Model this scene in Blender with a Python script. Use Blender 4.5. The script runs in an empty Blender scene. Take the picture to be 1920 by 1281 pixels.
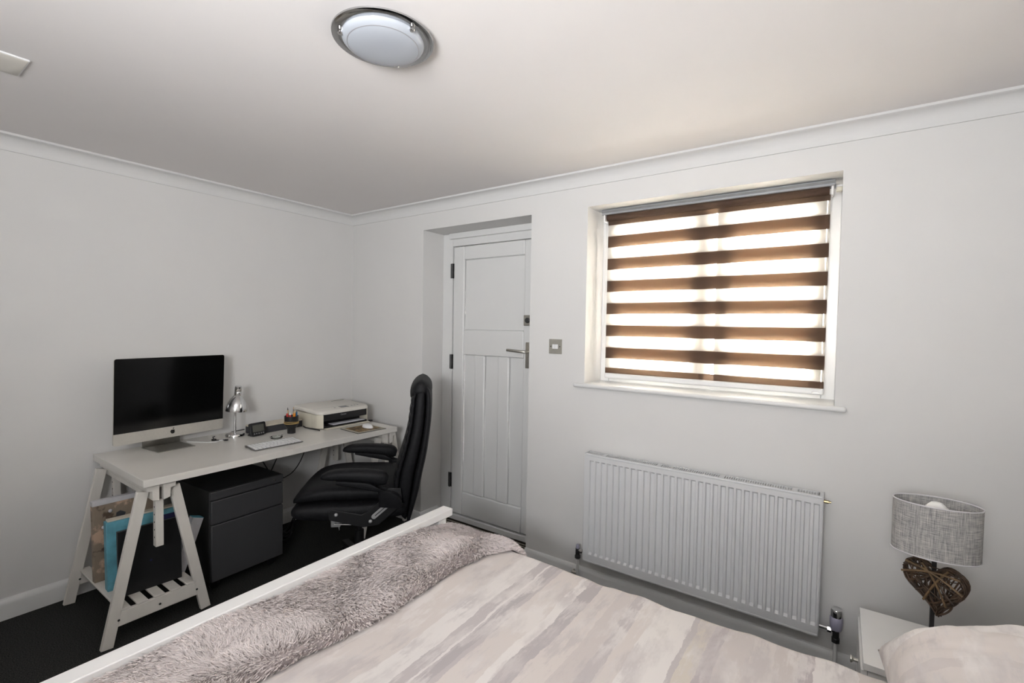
import bpy, bmesh, math, random
import numpy as np
from mathutils import Vector, Matrix, noise
from math import pi, sin, cos, radians
random.seed(7)
rng = np.random.default_rng(7)
S = bpy.context.scene
COL = S.collection

# ------------------------------------------------------------------ camera
CAM = (3.2581, -2.4193, 1.4479)
YAW, PITCH, ROLL, FPX = 0.60632, -0.031738, 0.016851, 884.756
def cam_rows():
    cy, sy, cp, sp = cos(YAW), sin(YAW), cos(PITCH), sin(PITCH)
    f = Vector((-sy*cp, cy*cp, sp)); r = Vector((cy, sy, 0)); u = r.cross(f)
    return cos(ROLL)*r + sin(ROLL)*u, -sin(ROLL)*r + cos(ROLL)*u, f
_r, _u, _f = cam_rows()
cam = bpy.data.objects.new('camera', bpy.data.cameras.new('camera'))
COL.objects.link(cam)
cam.data.sensor_width = 36.0
cam.data.sensor_fit = 'HORIZONTAL'
cam.data.lens = FPX*36.0/1920.0
cam.data.clip_start = 0.02
cam.matrix_world = Matrix(((_r.x, _u.x, -_f.x, CAM[0]), (_r.y, _u.y, -_f.y, CAM[1]), (_r.z, _u.z, -_f.z, CAM[2]), (0, 0, 0, 1)))
S.camera = cam

# ------------------------------------------------------------------ world, lights, exposure
W = bpy.data.worlds.new('sky'); S.world = W; W.use_nodes = True
bg = W.node_tree.nodes['Background']
bg.inputs[0].default_value = (1.0, 0.98, 0.955, 1)
bg.inputs[1].default_value = 95.0
S.view_settings.view_transform = 'Standard'
S.view_settings.look = 'None'
S.view_settings.gamma = 1.0
S.view_settings.use_curve_mapping = False
S.view_settings.exposure = 0.9

def area(name, loc, rot, sx, sy, power, col):
    l = bpy.data.lights.new(name, 'AREA'); l.shape = 'RECTANGLE'; l.size = sx; l.size_y = sy
    l.energy = power; l.color = col
    o = bpy.data.objects.new(name, l); COL.objects.link(o); o.location = loc; o.rotation_euler = rot
    return o
# the photographer's soft flash at the back of the room, tilted up towards the ceiling
fl = area('bounced_flash', (3.1, -3.35, 1.60), (radians(90+30), 0, radians(25)), .6, .6, 28, (0.97, 0.98, 1.0))
fl.data.spread = radians(132)
# sky portal in the visible window
po = area('sky_portal', (2.666, 0.34, 1.62), (radians(-90), 0, 0), 1.4, 1.2, 1, (1, 1, 1))
po.data.cycles.is_portal = True

# ------------------------------------------------------------------ materials
def mat(name, col, rough=0.5, metal=0.0, nscale=0, namt=0.0, bump=0.0, bscale=200, spec=0.5, col2=None, stretch=None):
    m = bpy.data.materials.new(name); m.use_nodes = True
    nt = m.node_tree; b = nt.nodes['Principled BSDF']
    b.inputs['Base Color'].default_value = (*col, 1)
    b.inputs['Roughness'].default_value = rough
    b.inputs['Metallic'].default_value = metal
    b.inputs['Specular IOR Level'].default_value = spec
    tc = nt.nodes.new('ShaderNodeTexCoord'); vec = tc.outputs['Object']
    if stretch:
        mp = nt.nodes.new('ShaderNodeMapping'); mp.inputs['Scale'].default_value = stretch
        nt.links.new(vec, mp.inputs[0]); vec = mp.outputs[0]
    if nscale:
        n = nt.nodes.new('ShaderNodeTexNoise'); n.inputs['Scale'].default_value = nscale; n.inputs['Detail'].default_value = 5
        nt.links.new(vec, n.inputs['Vector'])
        r = nt.nodes.new('ShaderNodeValToRGB')
        c2 = col2 or tuple(max(0, c*(1-namt)) for c in col)
        r.color_ramp.elements[0].position = 0.35; r.color_ramp.elements[1].position = 0.65
        r.color_ramp.elements[0].color = (*c2, 1); r.color_ramp.elements[1].color = (*col, 1)
        nt.links.new(n.outputs[0], r.inputs[0]); nt.links.new(r.outputs[0], b.inputs['Base Color'])
    if bump:
        n = nt.nodes.new('ShaderNodeTexNoise'); n.inputs['Scale'].default_value = bscale; n.inputs['Detail'].default_value = 4
        nt.links.new(vec, n.inputs['Vector'])
        bp = nt.nodes.new('ShaderNodeBump'); bp.inputs['Strength'].default_value = bump; bp.inputs['Distance'].default_value = 0.004
        nt.links.new(n.outputs[0], bp.inputs['Height']); nt.links.new(bp.outputs[0], b.inputs['Normal'])
    return m

M = {}
M['wall'] = mat('wall_paint', (0.695, 0.687, 0.672), 0.75, nscale=3, namt=0.02, bump=0.05, bscale=350, spec=0.2)
M['ceiling'] = mat('ceiling_paint', (0.77, 0.742, 0.728), 0.85, nscale=2, namt=0.02, bump=0.04, bscale=300, spec=0.1)
M['trim'] = mat('white_gloss_paint', (0.72, 0.72, 0.71), 0.35, nscale=4, namt=0.02, bump=0.02, bscale=60)
M['cornice'] = mat('cornice_paint', (0.68, 0.675, 0.665), 0.7, nscale=4, namt=0.02, spec=0.2)
M['carpet'] = mat('charcoal_carpet', (0.052, 0.052, 0.049), 0.95, nscale=220, namt=0.75, bump=0.9, bscale=500, spec=0.1)
M['upvc'] = mat('white_upvc', (0.80, 0.80, 0.79), 0.3, nscale=5, namt=0.02)
M['desk'] = mat('white_desk_laminate', (0.70, 0.675, 0.63), 0.28, nscale=3, namt=0.03)
M['trestle'] = mat('white_painted_wood', (0.70, 0.67, 0.62), 0.45, nscale=30, namt=0.05, bump=0.08, bscale=80, stretch=(1, 1, .2))
M['bedwood'] = mat('white_bed_paint', (0.82, 0.81, 0.80), 0.4, nscale=6, namt=0.02, bump=0.03, bscale=60)
M['black'] = mat('black_plastic', (0.010, 0.010, 0.011), 0.4, nscale=40, namt=0.2)
M['glassblack'] = mat('dark_display_glass', (0.003, 0.003, 0.003), 0.12, nscale=2, namt=0.1, spec=0.35)
M['alu'] = mat('brushed_aluminium', (0.52, 0.51, 0.48), 0.38, 1.0, nscale=80, namt=0.06)
M['alu_light'] = mat('pale_aluminium', (0.62, 0.60, 0.55), 0.5, 0.6, nscale=80, namt=0.04)
M['chrome'] = mat('chrome', (0.75, 0.75, 0.75), 0.12, 1.0, nscale=30, namt=0.05)
M['darkchrome'] = mat('dark_metal', (0.10, 0.10, 0.10), 0.35, 0.8, nscale=60, namt=0.3)
M['nickel'] = mat('brushed_nickel', (0.55, 0.53, 0.48), 0.35, 1.0, nscale=90, namt=0.08)
M['brass'] = mat('old_brass', (0.45, 0.36, 0.2), 0.35, 1.0, nscale=60, namt=0.2)
M['leather'] = mat('black_leather', (0.009, 0.009, 0.0105), 0.55, nscale=60, namt=0.3, bump=0.2, bscale=260, spec=0.18)
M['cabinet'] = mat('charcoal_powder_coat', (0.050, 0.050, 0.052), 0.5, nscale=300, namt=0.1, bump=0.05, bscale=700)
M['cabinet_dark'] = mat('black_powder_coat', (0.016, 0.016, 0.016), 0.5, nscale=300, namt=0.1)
M['cream'] = mat('cream_plastic', (0.68, 0.64, 0.53), 0.35, nscale=5, namt=0.03)
M['lidwhite'] = mat('off_white_plastic', (0.70, 0.67, 0.61), 0.4, nscale=5, namt=0.02)
M['white'] = mat('white_plastic', (0.80, 0.80, 0.80), 0.3, nscale=5, namt=0.02)
M['greyplastic'] = mat('grey_plastic', (0.22, 0.22, 0.22), 0.45, nscale=20, namt=0.1)
M['paper'] = mat('white_paper', (0.78, 0.78, 0.82), 0.8, nscale=20, namt=0.03)
M['radiator'] = mat('radiator_enamel', (0.66, 0.665, 0.67), 0.35, nscale=4, namt=0.02)
M['lcd'] = mat('lcd_glass', (0.10, 0.10, 0.085), 0.2, nscale=8, namt=0.1)
M['palewood'] = mat('pale_card_lid', (0.62, 0.56, 0.46), 0.6, nscale=30, namt=0.06)
M['darkgrey'] = mat('dark_grey_card', (0.04, 0.04, 0.045), 0.6, nscale=30, namt=0.1)
M['lilac'] = mat('lilac_valve_cap', (0.36, 0.35, 0.44), 0.35, nscale=20, namt=0.08)
M['pillowgrey'] = mat('grey_lilac_cotton', (0.60, 0.565, 0.585), 0.85, nscale=12, namt=0.05, bump=0.3, bscale=500, spec=0.15)
M['nightstand'] = mat('white_gloss_lacquer', (0.80, 0.79, 0.77), 0.2, nscale=3, namt=0.02)
M['poleblack'] = mat('black_lamp_metal', (0.018, 0.016, 0.016), 0.35, nscale=40, namt=0.2)
M['bulb'] = mat('opal_bulb', (0.85, 0.84, 0.82), 0.3, nscale=10, namt=0.02)
M['opal'] = mat('opal_glass', (0.42, 0.445, 0.485), 0.12, nscale=3, namt=0.02)
M['mirror'] = mat('mirror_ring', (0.52, 0.52, 0.52), 0.08, 1.0, nscale=4, namt=0.05)
M['blue'] = mat('blue_card', (0.14, 0.42, 0.52), 0.55, nscale=18, namt=0.3)
M['navy'] = mat('navy_card', (0.02, 0.02, 0.09), 0.5, nscale=18, namt=0.3)
M['whitecard'] = mat('white_card', (0.62, 0.61, 0.63), 0.6, nscale=14, namt=0.12)
M['red'] = mat('red_plastic', (0.60, 0.05, 0.05), 0.4, nscale=30, namt=0.1)
M['orange'] = mat('orange_plastic', (0.85, 0.30, 0.03), 0.4, nscale=30, namt=0.1)
M['bluepen'] = mat('blue_plastic', (0.03, 0.22, 0.50), 0.4, nscale=30, namt=0.1)
M['penwood'] = mat('pencil_wood', (0.62, 0.45, 0.25), 0.6, nscale=60, namt=0.2)
M['rubber'] = mat('tan_rubber', (0.62, 0.42, 0.15), 0.6, nscale=60, namt=0.1)
M['fleecebase'] = mat('fleece_backing', (0.52, 0.46, 0.45), 0.95, nscale=30, namt=0.2, spec=0.05)
M['fleece'] = mat('fleece_pile', (0.80, 0.73, 0.715), 0.9, nscale=9, namt=0.10, spec=0.1)
M['mattress'] = mat('mattress_ticking', (0.70, 0.69, 0.67), 0.85, nscale=40, namt=0.05, bump=0.2, bscale=300)
M['twig'] = mat('brown_twig', (0.085, 0.048, 0.026), 0.55, nscale=40, namt=0.6, bump=0.4, bscale=150)
M['twiglight'] = mat('tan_twig', (0.20, 0.125, 0.06), 0.5, nscale=30, namt=0.5, bump=0.3, bscale=150)
M['logo'] = mat('black_emblem', (0.006, 0.006, 0.006), 0.3, nscale=10, namt=0.1)
M['print_grey'] = mat('grey_print', (0.30, 0.30, 0.31), 0.5, nscale=10, namt=0.05)
M['mousepad'] = mat('beige_mat_border', (0.42, 0.39, 0.32), 0.7, nscale=20, namt=0.1)
M['matbrown'] = mat('brown_mat_pile', (0.045, 0.036, 0.028), 0.95, nscale=150, namt=0.5, bump=0.6, bscale=400, spec=0.05)
M['matbeige'] = mat('beige_mat_pile', (0.36, 0.33, 0.28), 0.95, nscale=150, namt=0.3, bump=0.6, bscale=400, spec=0.05)

def nodes_of(m):
    nt = m.node_tree
    return nt, nt.nodes, nt.links
def glass_mat(name, tint, gloss=0.06):
    m = bpy.data.materials.new(name); m.use_nodes = True; nt, N, L = nodes_of(m)
    out = N['Material Output']; N.remove(N['Principled BSDF'])
    t = N.new('ShaderNodeBsdfTransparent'); t.inputs[0].default_value = (*tint, 1)
    g = N.new('ShaderNodeBsdfGlossy'); g.inputs['Roughness'].default_value = 0.03
    f = N.new('ShaderNodeFresnel'); f.inputs[0].default_value = 1.45
    x = N.new('ShaderNodeMixShader')
    L.new(f.outputs[0], x.inputs[0]); L.new(t.outputs[0], x.inputs[1]); L.new(g.outputs[0], x.inputs[2]); L.new(x.outputs[0], out.inputs[0])
    return m
M['pane'] = glass_mat('window_glass', (0.96, 0.97, 0.97))
def cloth_mat(name, diff, trans, transp, f_trans, f_transp, wscale=900):
    m = bpy.data.materials.new(name); m.use_nodes = True; nt, N, L = nodes_of(m)
    out = N['Material Output']; N.remove(N['Principled BSDF'])
    d = N.new('ShaderNodeBsdfDiffuse'); d.inputs[0].default_value = (*diff, 1)
    t = N.new('ShaderNodeBsdfTranslucent'); t.inputs[0].default_value = (*trans, 1)
    p = N.new('ShaderNodeBsdfTransparent'); p.inputs[0].default_value = (*transp, 1)
    a = N.new('ShaderNodeMixShader'); a.inputs[0].default_value = f_trans
    b = N.new('ShaderNodeMixShader')
    tc = N.new('ShaderNodeTexCoord'); n = N.new('ShaderNodeTexNoise'); n.inputs['Scale'].default_value = wscale
    mr = N.new('ShaderNodeMapRange'); mr.inputs[3].default_value = max(0, f_transp-0.04); mr.inputs[4].default_value = f_transp+0.04
    L.new(tc.outputs['Object'], n.inputs['Vector']); L.new(n.outputs[0], mr.inputs[0]); L.new(mr.outputs[0], b.inputs[0])
    L.new(d.outputs[0], a.inputs[1]); L.new(t.outputs[0], a.inputs[2])
    L.new(a.outputs[0], b.inputs[1]); L.new(p.outputs[0], b.inputs[2]); L.new(b.outputs[0], out.inputs[0])
    return m
M['brownband'] = cloth_mat('brown_blind_cloth', (0.12, 0.082, 0.066), (0.32, 0.25, 0.19), (1, .9, .8), 0.55, 0.03)
M['sheerband'] = cloth_mat('sheer_blind_mesh', (0.80, 0.78, 0.74), (0.85, 0.82, 0.76), (1, 1, 1), 0.6, 0.50)

# lamp shade: woven slubby grey linen
def linen():
    m = mat('grey_linen', (0.30, 0.30, 0.295), 0.9, spec=0.1); nt, N, L = nodes_of(m)
    b = N['Principled BSDF']; tc = N.new('ShaderNodeTexCoord')
    hs = []
    for sc in ((35, 35, 900), (700, 700, 25)):
        mp = N.new('ShaderNodeMapping'); mp.inputs['Scale'].default_value = sc
        n = N.new('ShaderNodeTexNoise'); n.inputs['Scale'].default_value = 1.0; n.inputs['Detail'].default_value = 3
        L.new(tc.outputs['Object'], mp.inputs[0]); L.new(mp.outputs[0], n.inputs['Vector']); hs.append(n.outputs[0])
    ad = N.new('ShaderNodeMath'); ad.operation = 'ADD'; L.new(hs[0], ad.inputs[0]); L.new(hs[1], ad.inputs[1])
    r = N.new('ShaderNodeValToRGB'); r.color_ramp.elements[0].position = 0.36; r.color_ramp.elements[1].position = 0.64
    hf = N.new('ShaderNodeMath'); hf.operation = 'MULTIPLY'; hf.inputs[1].default_value = 0.5
    L.new(ad.outputs[0], hf.inputs[0]); L.new(hf.outputs[0], r.inputs[0])
    r.color_ramp.elements[0].color = (0.16, 0.165, 0.17, 1); r.color_ramp.elements[1].color = (0.60, 0.575, 0.545, 1)
    L.new(r.outputs[0], b.inputs['Base Color'])
    bp = N.new('ShaderNodeBump'); bp.inputs['Strength'].default_value = 0.3; bp.inputs['Distance'].default_value = 0.002
    L.new(ad.outputs[0], bp.inputs['Height']); L.new(bp.outputs[0], b.inputs['Normal'])
    return m
M['linen'] = linen()

# striped water-colour bedding; stripes run across the bed, so colour follows object X
CR, WH, GR, GD, BG, LI, PK = (0.61, 0.56, 0.535), (0.69, 0.655, 0.635), (0.49, 0.452, 0.452), (0.435, 0.40, 0.405), (0.59, 0.54, 0.48), (0.45, 0.408, 0.415), (0.555, 0.508, 0.492)
STR = [(1.80, CR), (2.08, PK), (2.10, CR), (2.235, WH), (2.312, GR), (2.352, WH), (2.357, GR), (2.366, GD), (2.400, GR), (2.415, CR), (2.50, WH), (2.534, GD),
       (2.577, CR), (2.65, PK), (2.70, GR), (2.745, CR), (2.79, WH), (2.90, GR), (2.914, BG), (2.960, LI), (2.998, PK), (3.08, CR), (3.135, PK), (3.184, LI), (3.226, WH), (3.33, CR), (3.45, GR), (3.52, CR)]
def bedding(name, stops, x0, x1, axis=0):
    m = mat(name, CR, 0.85, spec=0.15); nt, N, L = nodes_of(m); b = N['Principled BSDF']
    tc = N.new('ShaderNodeTexCoord'); sp = N.new('ShaderNodeSeparateXYZ'); L.new(tc.outputs['Object'], sp.inputs[0])
    def nz(scale, st, det=6):
        mp = N.new('ShaderNodeMapping'); mp.inputs['Scale'].default_value = st
        n = N.new('ShaderNodeTexNoise'); n.inputs['Scale'].default_value = scale; n.inputs['Detail'].default_value = det; n.inputs['Roughness'].default_value = 0.65
        L.new(tc.outputs['Object'], mp.inputs[0]); L.new(mp.outputs[0], n.inputs['Vector']); return n.outputs[0]
    def mth(op, a, c):
        q = N.new('ShaderNodeMath'); q.operation = op
        for k, v in ((0, a), (1, c)):
            if isinstance(v, (int, float)): q.inputs[k].default_value = v
            else: L.new(v, q.inputs[k])
        return q.outputs[0]
    wob = mth('MULTIPLY', mth('SUBTRACT', nz(9, (1, .6, 1)), 0.5), 0.030)
    wob2 = mth('MULTIPLY', mth('SUBTRACT', nz(45, (1, .5, 1)), 0.5), 0.016)
    x = mth('ADD', mth('ADD', sp.outputs[axis], wob), wob2)
    t = mth('DIVIDE', mth('SUBTRACT', x, x0), x1-x0)
    r = N.new('ShaderNodeValToRGB'); cr = r.color_ramp; cr.interpolation = 'CONSTANT'
    while len(cr.elements) > 1: cr.elements.remove(cr.elements[-1])
    for i, (px, c) in enumerate(stops):
        p = min(1, max(0, (px-x0)/(x1-x0)))
        e = cr.elements[0] if i == 0 else cr.elements.new(p)
        e.position = p; e.color = (*c, 1)
    L.new(t, r.inputs[0])
    # brushed mottling
    mot = nz(14, (1.0, .45, 1), 8); fine = nz(60, (1.6, .15, 1), 4)
    k = mth('ADD', mot, mth('MULTIPLY', mth('SUBTRACT', fine, 0.5), 0.35))
    rr = N.new('ShaderNodeValToRGB'); rr.color_ramp.elements[0].position = 0.46; rr.color_ramp.elements[1].position = 0.56
    rr.color_ramp.elements[0].color = (0, 0, 0, 1); rr.color_ramp.elements[1].color = (1, 1, 1, 1)
    L.new(k, rr.inputs[0])
    r2 = N.new('ShaderNodeValToRGB'); c2 = r2.color_ramp
    c2.elements[0].color = (*PK, 1); c2.elements[1].color = (*CR, 1)
    c2.elements[0].color = (*GR, 1); c2.elements[1].color = (*WH, 1); c2.elements[0].position = .40; c2.elements[1].position = .58
    L.new(nz(5, (1.3, .5, 1), 5), r2.inputs[0])
    mx = N.new('ShaderNodeMix'); mx.data_type = 'RGBA'
    L.new(mth('MULTIPLY', rr.outputs[0], 0.72), mx.inputs[0]); L.new(r.outputs[0], mx.inputs[6]); L.new(r2.outputs[0], mx.inputs[7])
    L.new(mx.outputs[2], b.inputs['Base Color'])
    n = N.new('ShaderNodeTexNoise'); n.inputs['Scale'].default_value = 700
    L.new(tc.outputs['Object'], n.inputs['Vector'])
    bp = N.new('ShaderNodeBump'); bp.inputs['Strength'].default_value = 0.15; bp.inputs['Distance'].default_value = 0.002
    L.new(n.outputs[0], bp.inputs['Height']); L.new(bp.outputs[0], b.inputs['Normal'])
    return m
M['duvet'] = bedding('striped_bedding', STR, 1.8, 3.8)
M['pillowcase'] = bedding('striped_pillowcase', [(-.5, CR), (-.28, WH), (-.22, CR), (-.05, PK), (-.02, CR), (.10, WH), (.2, LI), (.235, CR), (.30, BG), (.36, PK)], -.5, .5, 1)

# ------------------------------------------------------------------ mesh builder
class MB:
    def __init__(s): s.v = []; s.f = []
    def add(s, vs, fs):
        o = len(s.v); s.v += [tuple(p) for p in vs]; s.f += [tuple(i+o for i in f) for f in fs]; return s
    def box(s, x0, x1, y0, y1, z0, z1, mtx=None):
        vs = [Vector((x, y, z)) for x in (x0, x1) for y in (y0, y1) for z in (z0, z1)]
        if mtx is not None: vs = [mtx @ p for p in vs]
        return s.add(vs, [(0, 1, 3, 2), (4, 6, 7, 5), (0, 4, 5, 1), (2, 3, 7, 6), (0, 2, 6, 4), (1, 5, 7, 3)])
    def bar(s, a, b, w, h, up=(0, 0, 1)):
        a, b = Vector(a), Vector(b); d = (b-a).normalized(); u = Vector(up)
        side = d.cross(u).normalized(); u = side.cross(d).normalized()
        vs = [p + side*(i*w/2) + u*(j*h/2) for p in (a, b) for i in (-1, 1) for j in (-1, 1)]
        return s.add(vs, [(0, 1, 3, 2), (4, 6, 7, 5), (0, 4, 5, 1), (2, 3, 7, 6), (0, 2, 6, 4), (1, 5, 7, 3)])
    def tube(s, path, r, n=10, cap=True):
        P = [Vector(p) for p in path]; R = r if isinstance(r, (list, tuple)) else [r]*len(P)
        o = len(s.v); prev = None
        for i, p in enumerate(P):
            d = (P[min(i+1, len(P)-1)] - P[max(i-1, 0)]).normalized()
            if prev is None:
                ref = Vector((0, 0, 1)) if abs(d.z) < 0.9 else Vector((1, 0, 0)); a = d.cross(ref).normalized()
            else:
                a = (prev - d*prev.dot(d)).normalized()
            prev = a; b = d.cross(a)
            s.v += [tuple(p + (a*cos(2*pi*k/n) + b*sin(2*pi*k/n))*R[i]) for k in range(n)]
        for i in range(len(P)-1):
            for k in range(n):
                s.f.append((o+i*n+k, o+i*n+(k+1) % n, o+(i+1)*n+(k+1) % n, o+(i+1)*n+k))
        if cap:
            s.f.append(tuple(o+k for k in reversed(range(n)))); e = o+(len(P)-1)*n; s.f.append(tuple(e+k for k in range(n)))
        return s
    def lathe(s, prof, n=32, c=(0, 0, 0), sx=1, sy=1, mtx=None):
        o = len(s.v); c = Vector(c)
        for r, z in prof:
            for k in range(n):
                p = Vector((r*cos(2*pi*k/n)*sx, r*sin(2*pi*k/n)*sy, z))
                if mtx is not None: p = mtx @ p
                s.v.append(tuple(c+p))
        for i in range(len(prof)-1):
            for k in range(n): s.f.append((o+i*n+k, o+i*n+(k+1) % n, o+(i+1)*n+(k+1) % n, o+(i+1)*n+k))
        if prof[0][0] > 1e-4: s.f.append(tuple(o+k for k in reversed(range(n))))
        if prof[-1][0] > 1e-4: s.f.append(tuple(o+(len(prof)-1)*n+k for k in range(n)))
        return s
    def prism(s, poly, y0, y1, plane='xz'):
        def P(a, b, t): return {'xz': (a, t, b), 'yz': (t, a, b), 'xy': (a, b, t)}[plane]
        n = len(poly); vs = [P(a, b, y0) for a, b in poly] + [P(a, b, y1) for a, b in poly]
        return s.add(vs, [tuple(range(n)), tuple(reversed(range(n, 2*n)))] + [(i, i+n, (i+1) % n+n, (i+1) % n) for i in range(n)])
    def grid(s, rows, closeu=False, capends=False):
        o = len(s.v); m = len(rows); n = len(rows[0])
        for r in rows: s.v += [tuple(p) for p in r]
        for i in range(m-1):
            for j in range(n if closeu else n-1):
                s.f.append((o+i*n+j, o+i*n+(j+1) % n, o+(i+1)*n+(j+1) % n, o+(i+1)*n+j))
        if capends:
            s.f.append(tuple(o+j for j in reversed(range(n)))); s.f.append(tuple(o+(m-1)*n+j for j in range(n)))
        return s
    def build(s, name, m, parent=None, loc=(0, 0, 0), rot=(0, 0, 0), bevel=0.0, seg=2, smooth=False, subsurf=0, angle=None):
        me = bpy.data.meshes.new(name); me.from_pydata(s.v, [], s.f); me.validate()
        bm = bmesh.new(); bm.from_mesh(me); bmesh.ops.remove_doubles(bm, verts=bm.verts, dist=1e-6)
        bmesh.ops.recalc_face_normals(bm, faces=bm.faces); bm.to_mesh(me); bm.free()
        mm = M[m] if isinstance(m, str) else m
        me.materials.append(mm)
        o = bpy.data.objects.new(name, me); COL.objects.link(o)
        o.location = loc; o.rotation_euler = rot
        if parent: o.parent = parent
        if bevel:
            b = o.modifiers.new('bevel', 'BEVEL'); b.width = bevel; b.segments = seg; b.limit_method = 'ANGLE'; b.angle_limit = radians(40)
        if subsurf:
            q = o.modifiers.new('sub', 'SUBSURF'); q.levels = subsurf; q.render_levels = subsurf
        if smooth or bevel or subsurf:
            me.polygons.foreach_set('use_smooth', [True]*len(me.polygons))
            if not subsurf:
                try: me.set_sharp_from_angle(angle=radians(angle or 38))
                except Exception: pass
        return o

def tag(o, label, cat, group=None):
    o['label'] = label; o['category'] = cat
    if group: o['group'] = group
    return o
def thing(name, label, cat, loc=(0, 0, 0), rz=0, group=None):
    o = bpy.data.objects.new(name, None); COL.objects.link(o); o.empty_display_size = .05
    o.location = loc; o.rotation_euler = (0, 0, rz)
    return tag(o, label, cat, group)
def struct(o):
    o['kind'] = 'structure'; return o
def copy_tree(o, parent=None):
    c = o.copy(); COL.objects.link(c)
    if parent: c.parent = parent
    for ch in list(o.children): copy_tree(ch, c)
    return c
def text_mesh(body, size, depth, name, m, parent, mtx):
    cu = bpy.data.curves.new(name, 'FONT'); cu.body = body; cu.size = size; cu.extrude = depth; cu.align_x = 'CENTER'; cu.align_y = 'CENTER'
    t = bpy.data.objects.new('tmp_text', cu); COL.objects.link(t)
    dg = bpy.context.evaluated_depsgraph_get()
    me = bpy.data.meshes.new_from_object(t.evaluated_get(dg)); bpy.data.objects.remove(t); me.name = name
    me.materials.clear(); me.materials.append(M[m]); me.transform(mtx)
    o = bpy.data.objects.new(name, me); COL.objects.link(o); o.parent = parent
    return o
def nz(x, y, z=0.0): return noise.noise(Vector((x, y, z)))

# ================================================================== SETTING
RX, RY, CZ = 3.84, -3.60, 2.31     # right wall, wall behind the camera, ceiling
TH = 0.30
struct(MB().box(-.12, RX+.12, RY-.12, TH, -.06, 0).build('floor', 'carpet'))
struct(MB().box(-.12, RX+.12, RY-.12, TH, CZ, CZ+.08).build('ceiling', 'ceiling'))
struct(MB().box(-.12, 0, RY-.12, TH, 0, CZ).build('wall_left', 'wall'))
struct(MB().box(RX, RX+.12, RY-.12, TH, 0, CZ).build('wall_right', 'wall'))
def holed_wall(name, xs, zs, holes, y0, y1, m):
    mb = MB(); nx, nzs = len(xs), len(zs)
    solid = lambda i, k: 0 <= i < nx-1 and 0 <= k < nzs-1 and (i, k) not in holes
    idx = lambda s, i, k: s*nx*nzs + i*nzs + k
    vs = [(x, y, z) for y in (y0, y1) for x in xs for z in zs]; fs = []
    for i in range(nx-1):
        for k in range(nzs-1):
            if not solid(i, k): continue
            for s in (0, 1): fs.append((idx(s, i, k), idx(s, i+1, k), idx(s, i+1, k+1), idx(s, i, k+1)))
    for i in range(nx):
        for k in range(nzs-1):
            if solid(i-1, k) != solid(i, k): fs.append((idx(0, i, k), idx(1, i, k), idx(1, i, k+1), idx(0, i, k+1)))
    for i in range(nx-1):
        for k in range(nzs):
            if solid(i, k-1) != solid(i, k): fs.append((idx(0, i, k), idx(1, i, k), idx(1, i+1, k), idx(0, i+1, k)))
    mb.add(vs, fs)
    return struct(mb.build(name, m))
DX0, DX1, DZ = 0.796, 1.709, 2.124          # door recess
WX0, WX1, WZ0, WZ1 = 2.082, 3.250, 1.125, 2.123   # window opening
holed_wall('wall_back', [0, DX0, DX1, WX0, WX1, RX], [0, WZ0, WZ1, DZ, CZ], {(1, 0), (1, 1), (1, 2), (3, 1)}, 0.0, TH, 'wall')
struct(MB().box(-.12, RX+.12, RY-.12, RY, 0, CZ).build('wall_front', 'wall'))

# coved cornice on each wall
def cove(name, p0, p1, inward):
    p0, p1, n = Vector(p0), Vector(p1), Vector(inward)
    prof = [(0, -.072), (.007, -.072), (.009, -.063)]
    for k in range(9):
        a = k/8*pi/2; prof.append((.009+.048*(1-cos(a)), -.063+.050*sin(a)))
    prof += [(.060, -.012), (.066, -.010), (.066, 0), (0, 0)]
    d = (p1-p0).normalized()
    rows = []
    for p, e in ((p0, 1), (p1, -1)):
        rows.append([p + n*a + d*(a*e) + Vector((0, 0, b)) for a, b in prof])
    mb = MB(); mb.grid(rows, closeu=True, capends=True)
    return struct(mb.build(name, 'cornice', smooth=True, angle=25))
cove('trim_1', (0, RY, CZ), (0, 0, CZ), (1, 0, 0))
cove('trim_2', (0, 0, CZ), (RX, 0, CZ), (0, -1, 0))
cove('trim_3', (RX, 0, CZ), (RX, RY, CZ), (-1, 0, 0))

def baseboard(name, p0, p1, inward, h=.088, t=.018):
    p0, p1, n = Vector(p0), Vector(p1), Vector(inward)
    prof = [(0, 0), (t, 0), (t, h*.72), (t*.85, h*.86), (t*.45, h*.97), (0, h)]
    mb = MB(); mb.grid([[p + n*a + Vector((0, 0, b)) for a, b in prof] for p in (p0, p1)], closeu=True, capends=True)
    return struct(mb.build(name, 'trim', smooth=True, angle=30))
baseboard('baseboard_left', (0, RY, 0), (0, 0, 0), (1, 0, 0), h=.10)
baseboard('baseboard_back', (0, 0, 0), (DX0, 0, 0), (0, -1, 0))
baseboard('baseboard_back', (DX1, 0, 0), (RX, 0, 0), (0, -1, 0))
baseboard('baseboard_back', (DX0, .17, 0), (DX0, -.018, 0), (1, 0, 0))
baseboard('baseboard_right', (RX, 0, 0), (RX, RY, 0), (-1, 0, 0))

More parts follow.
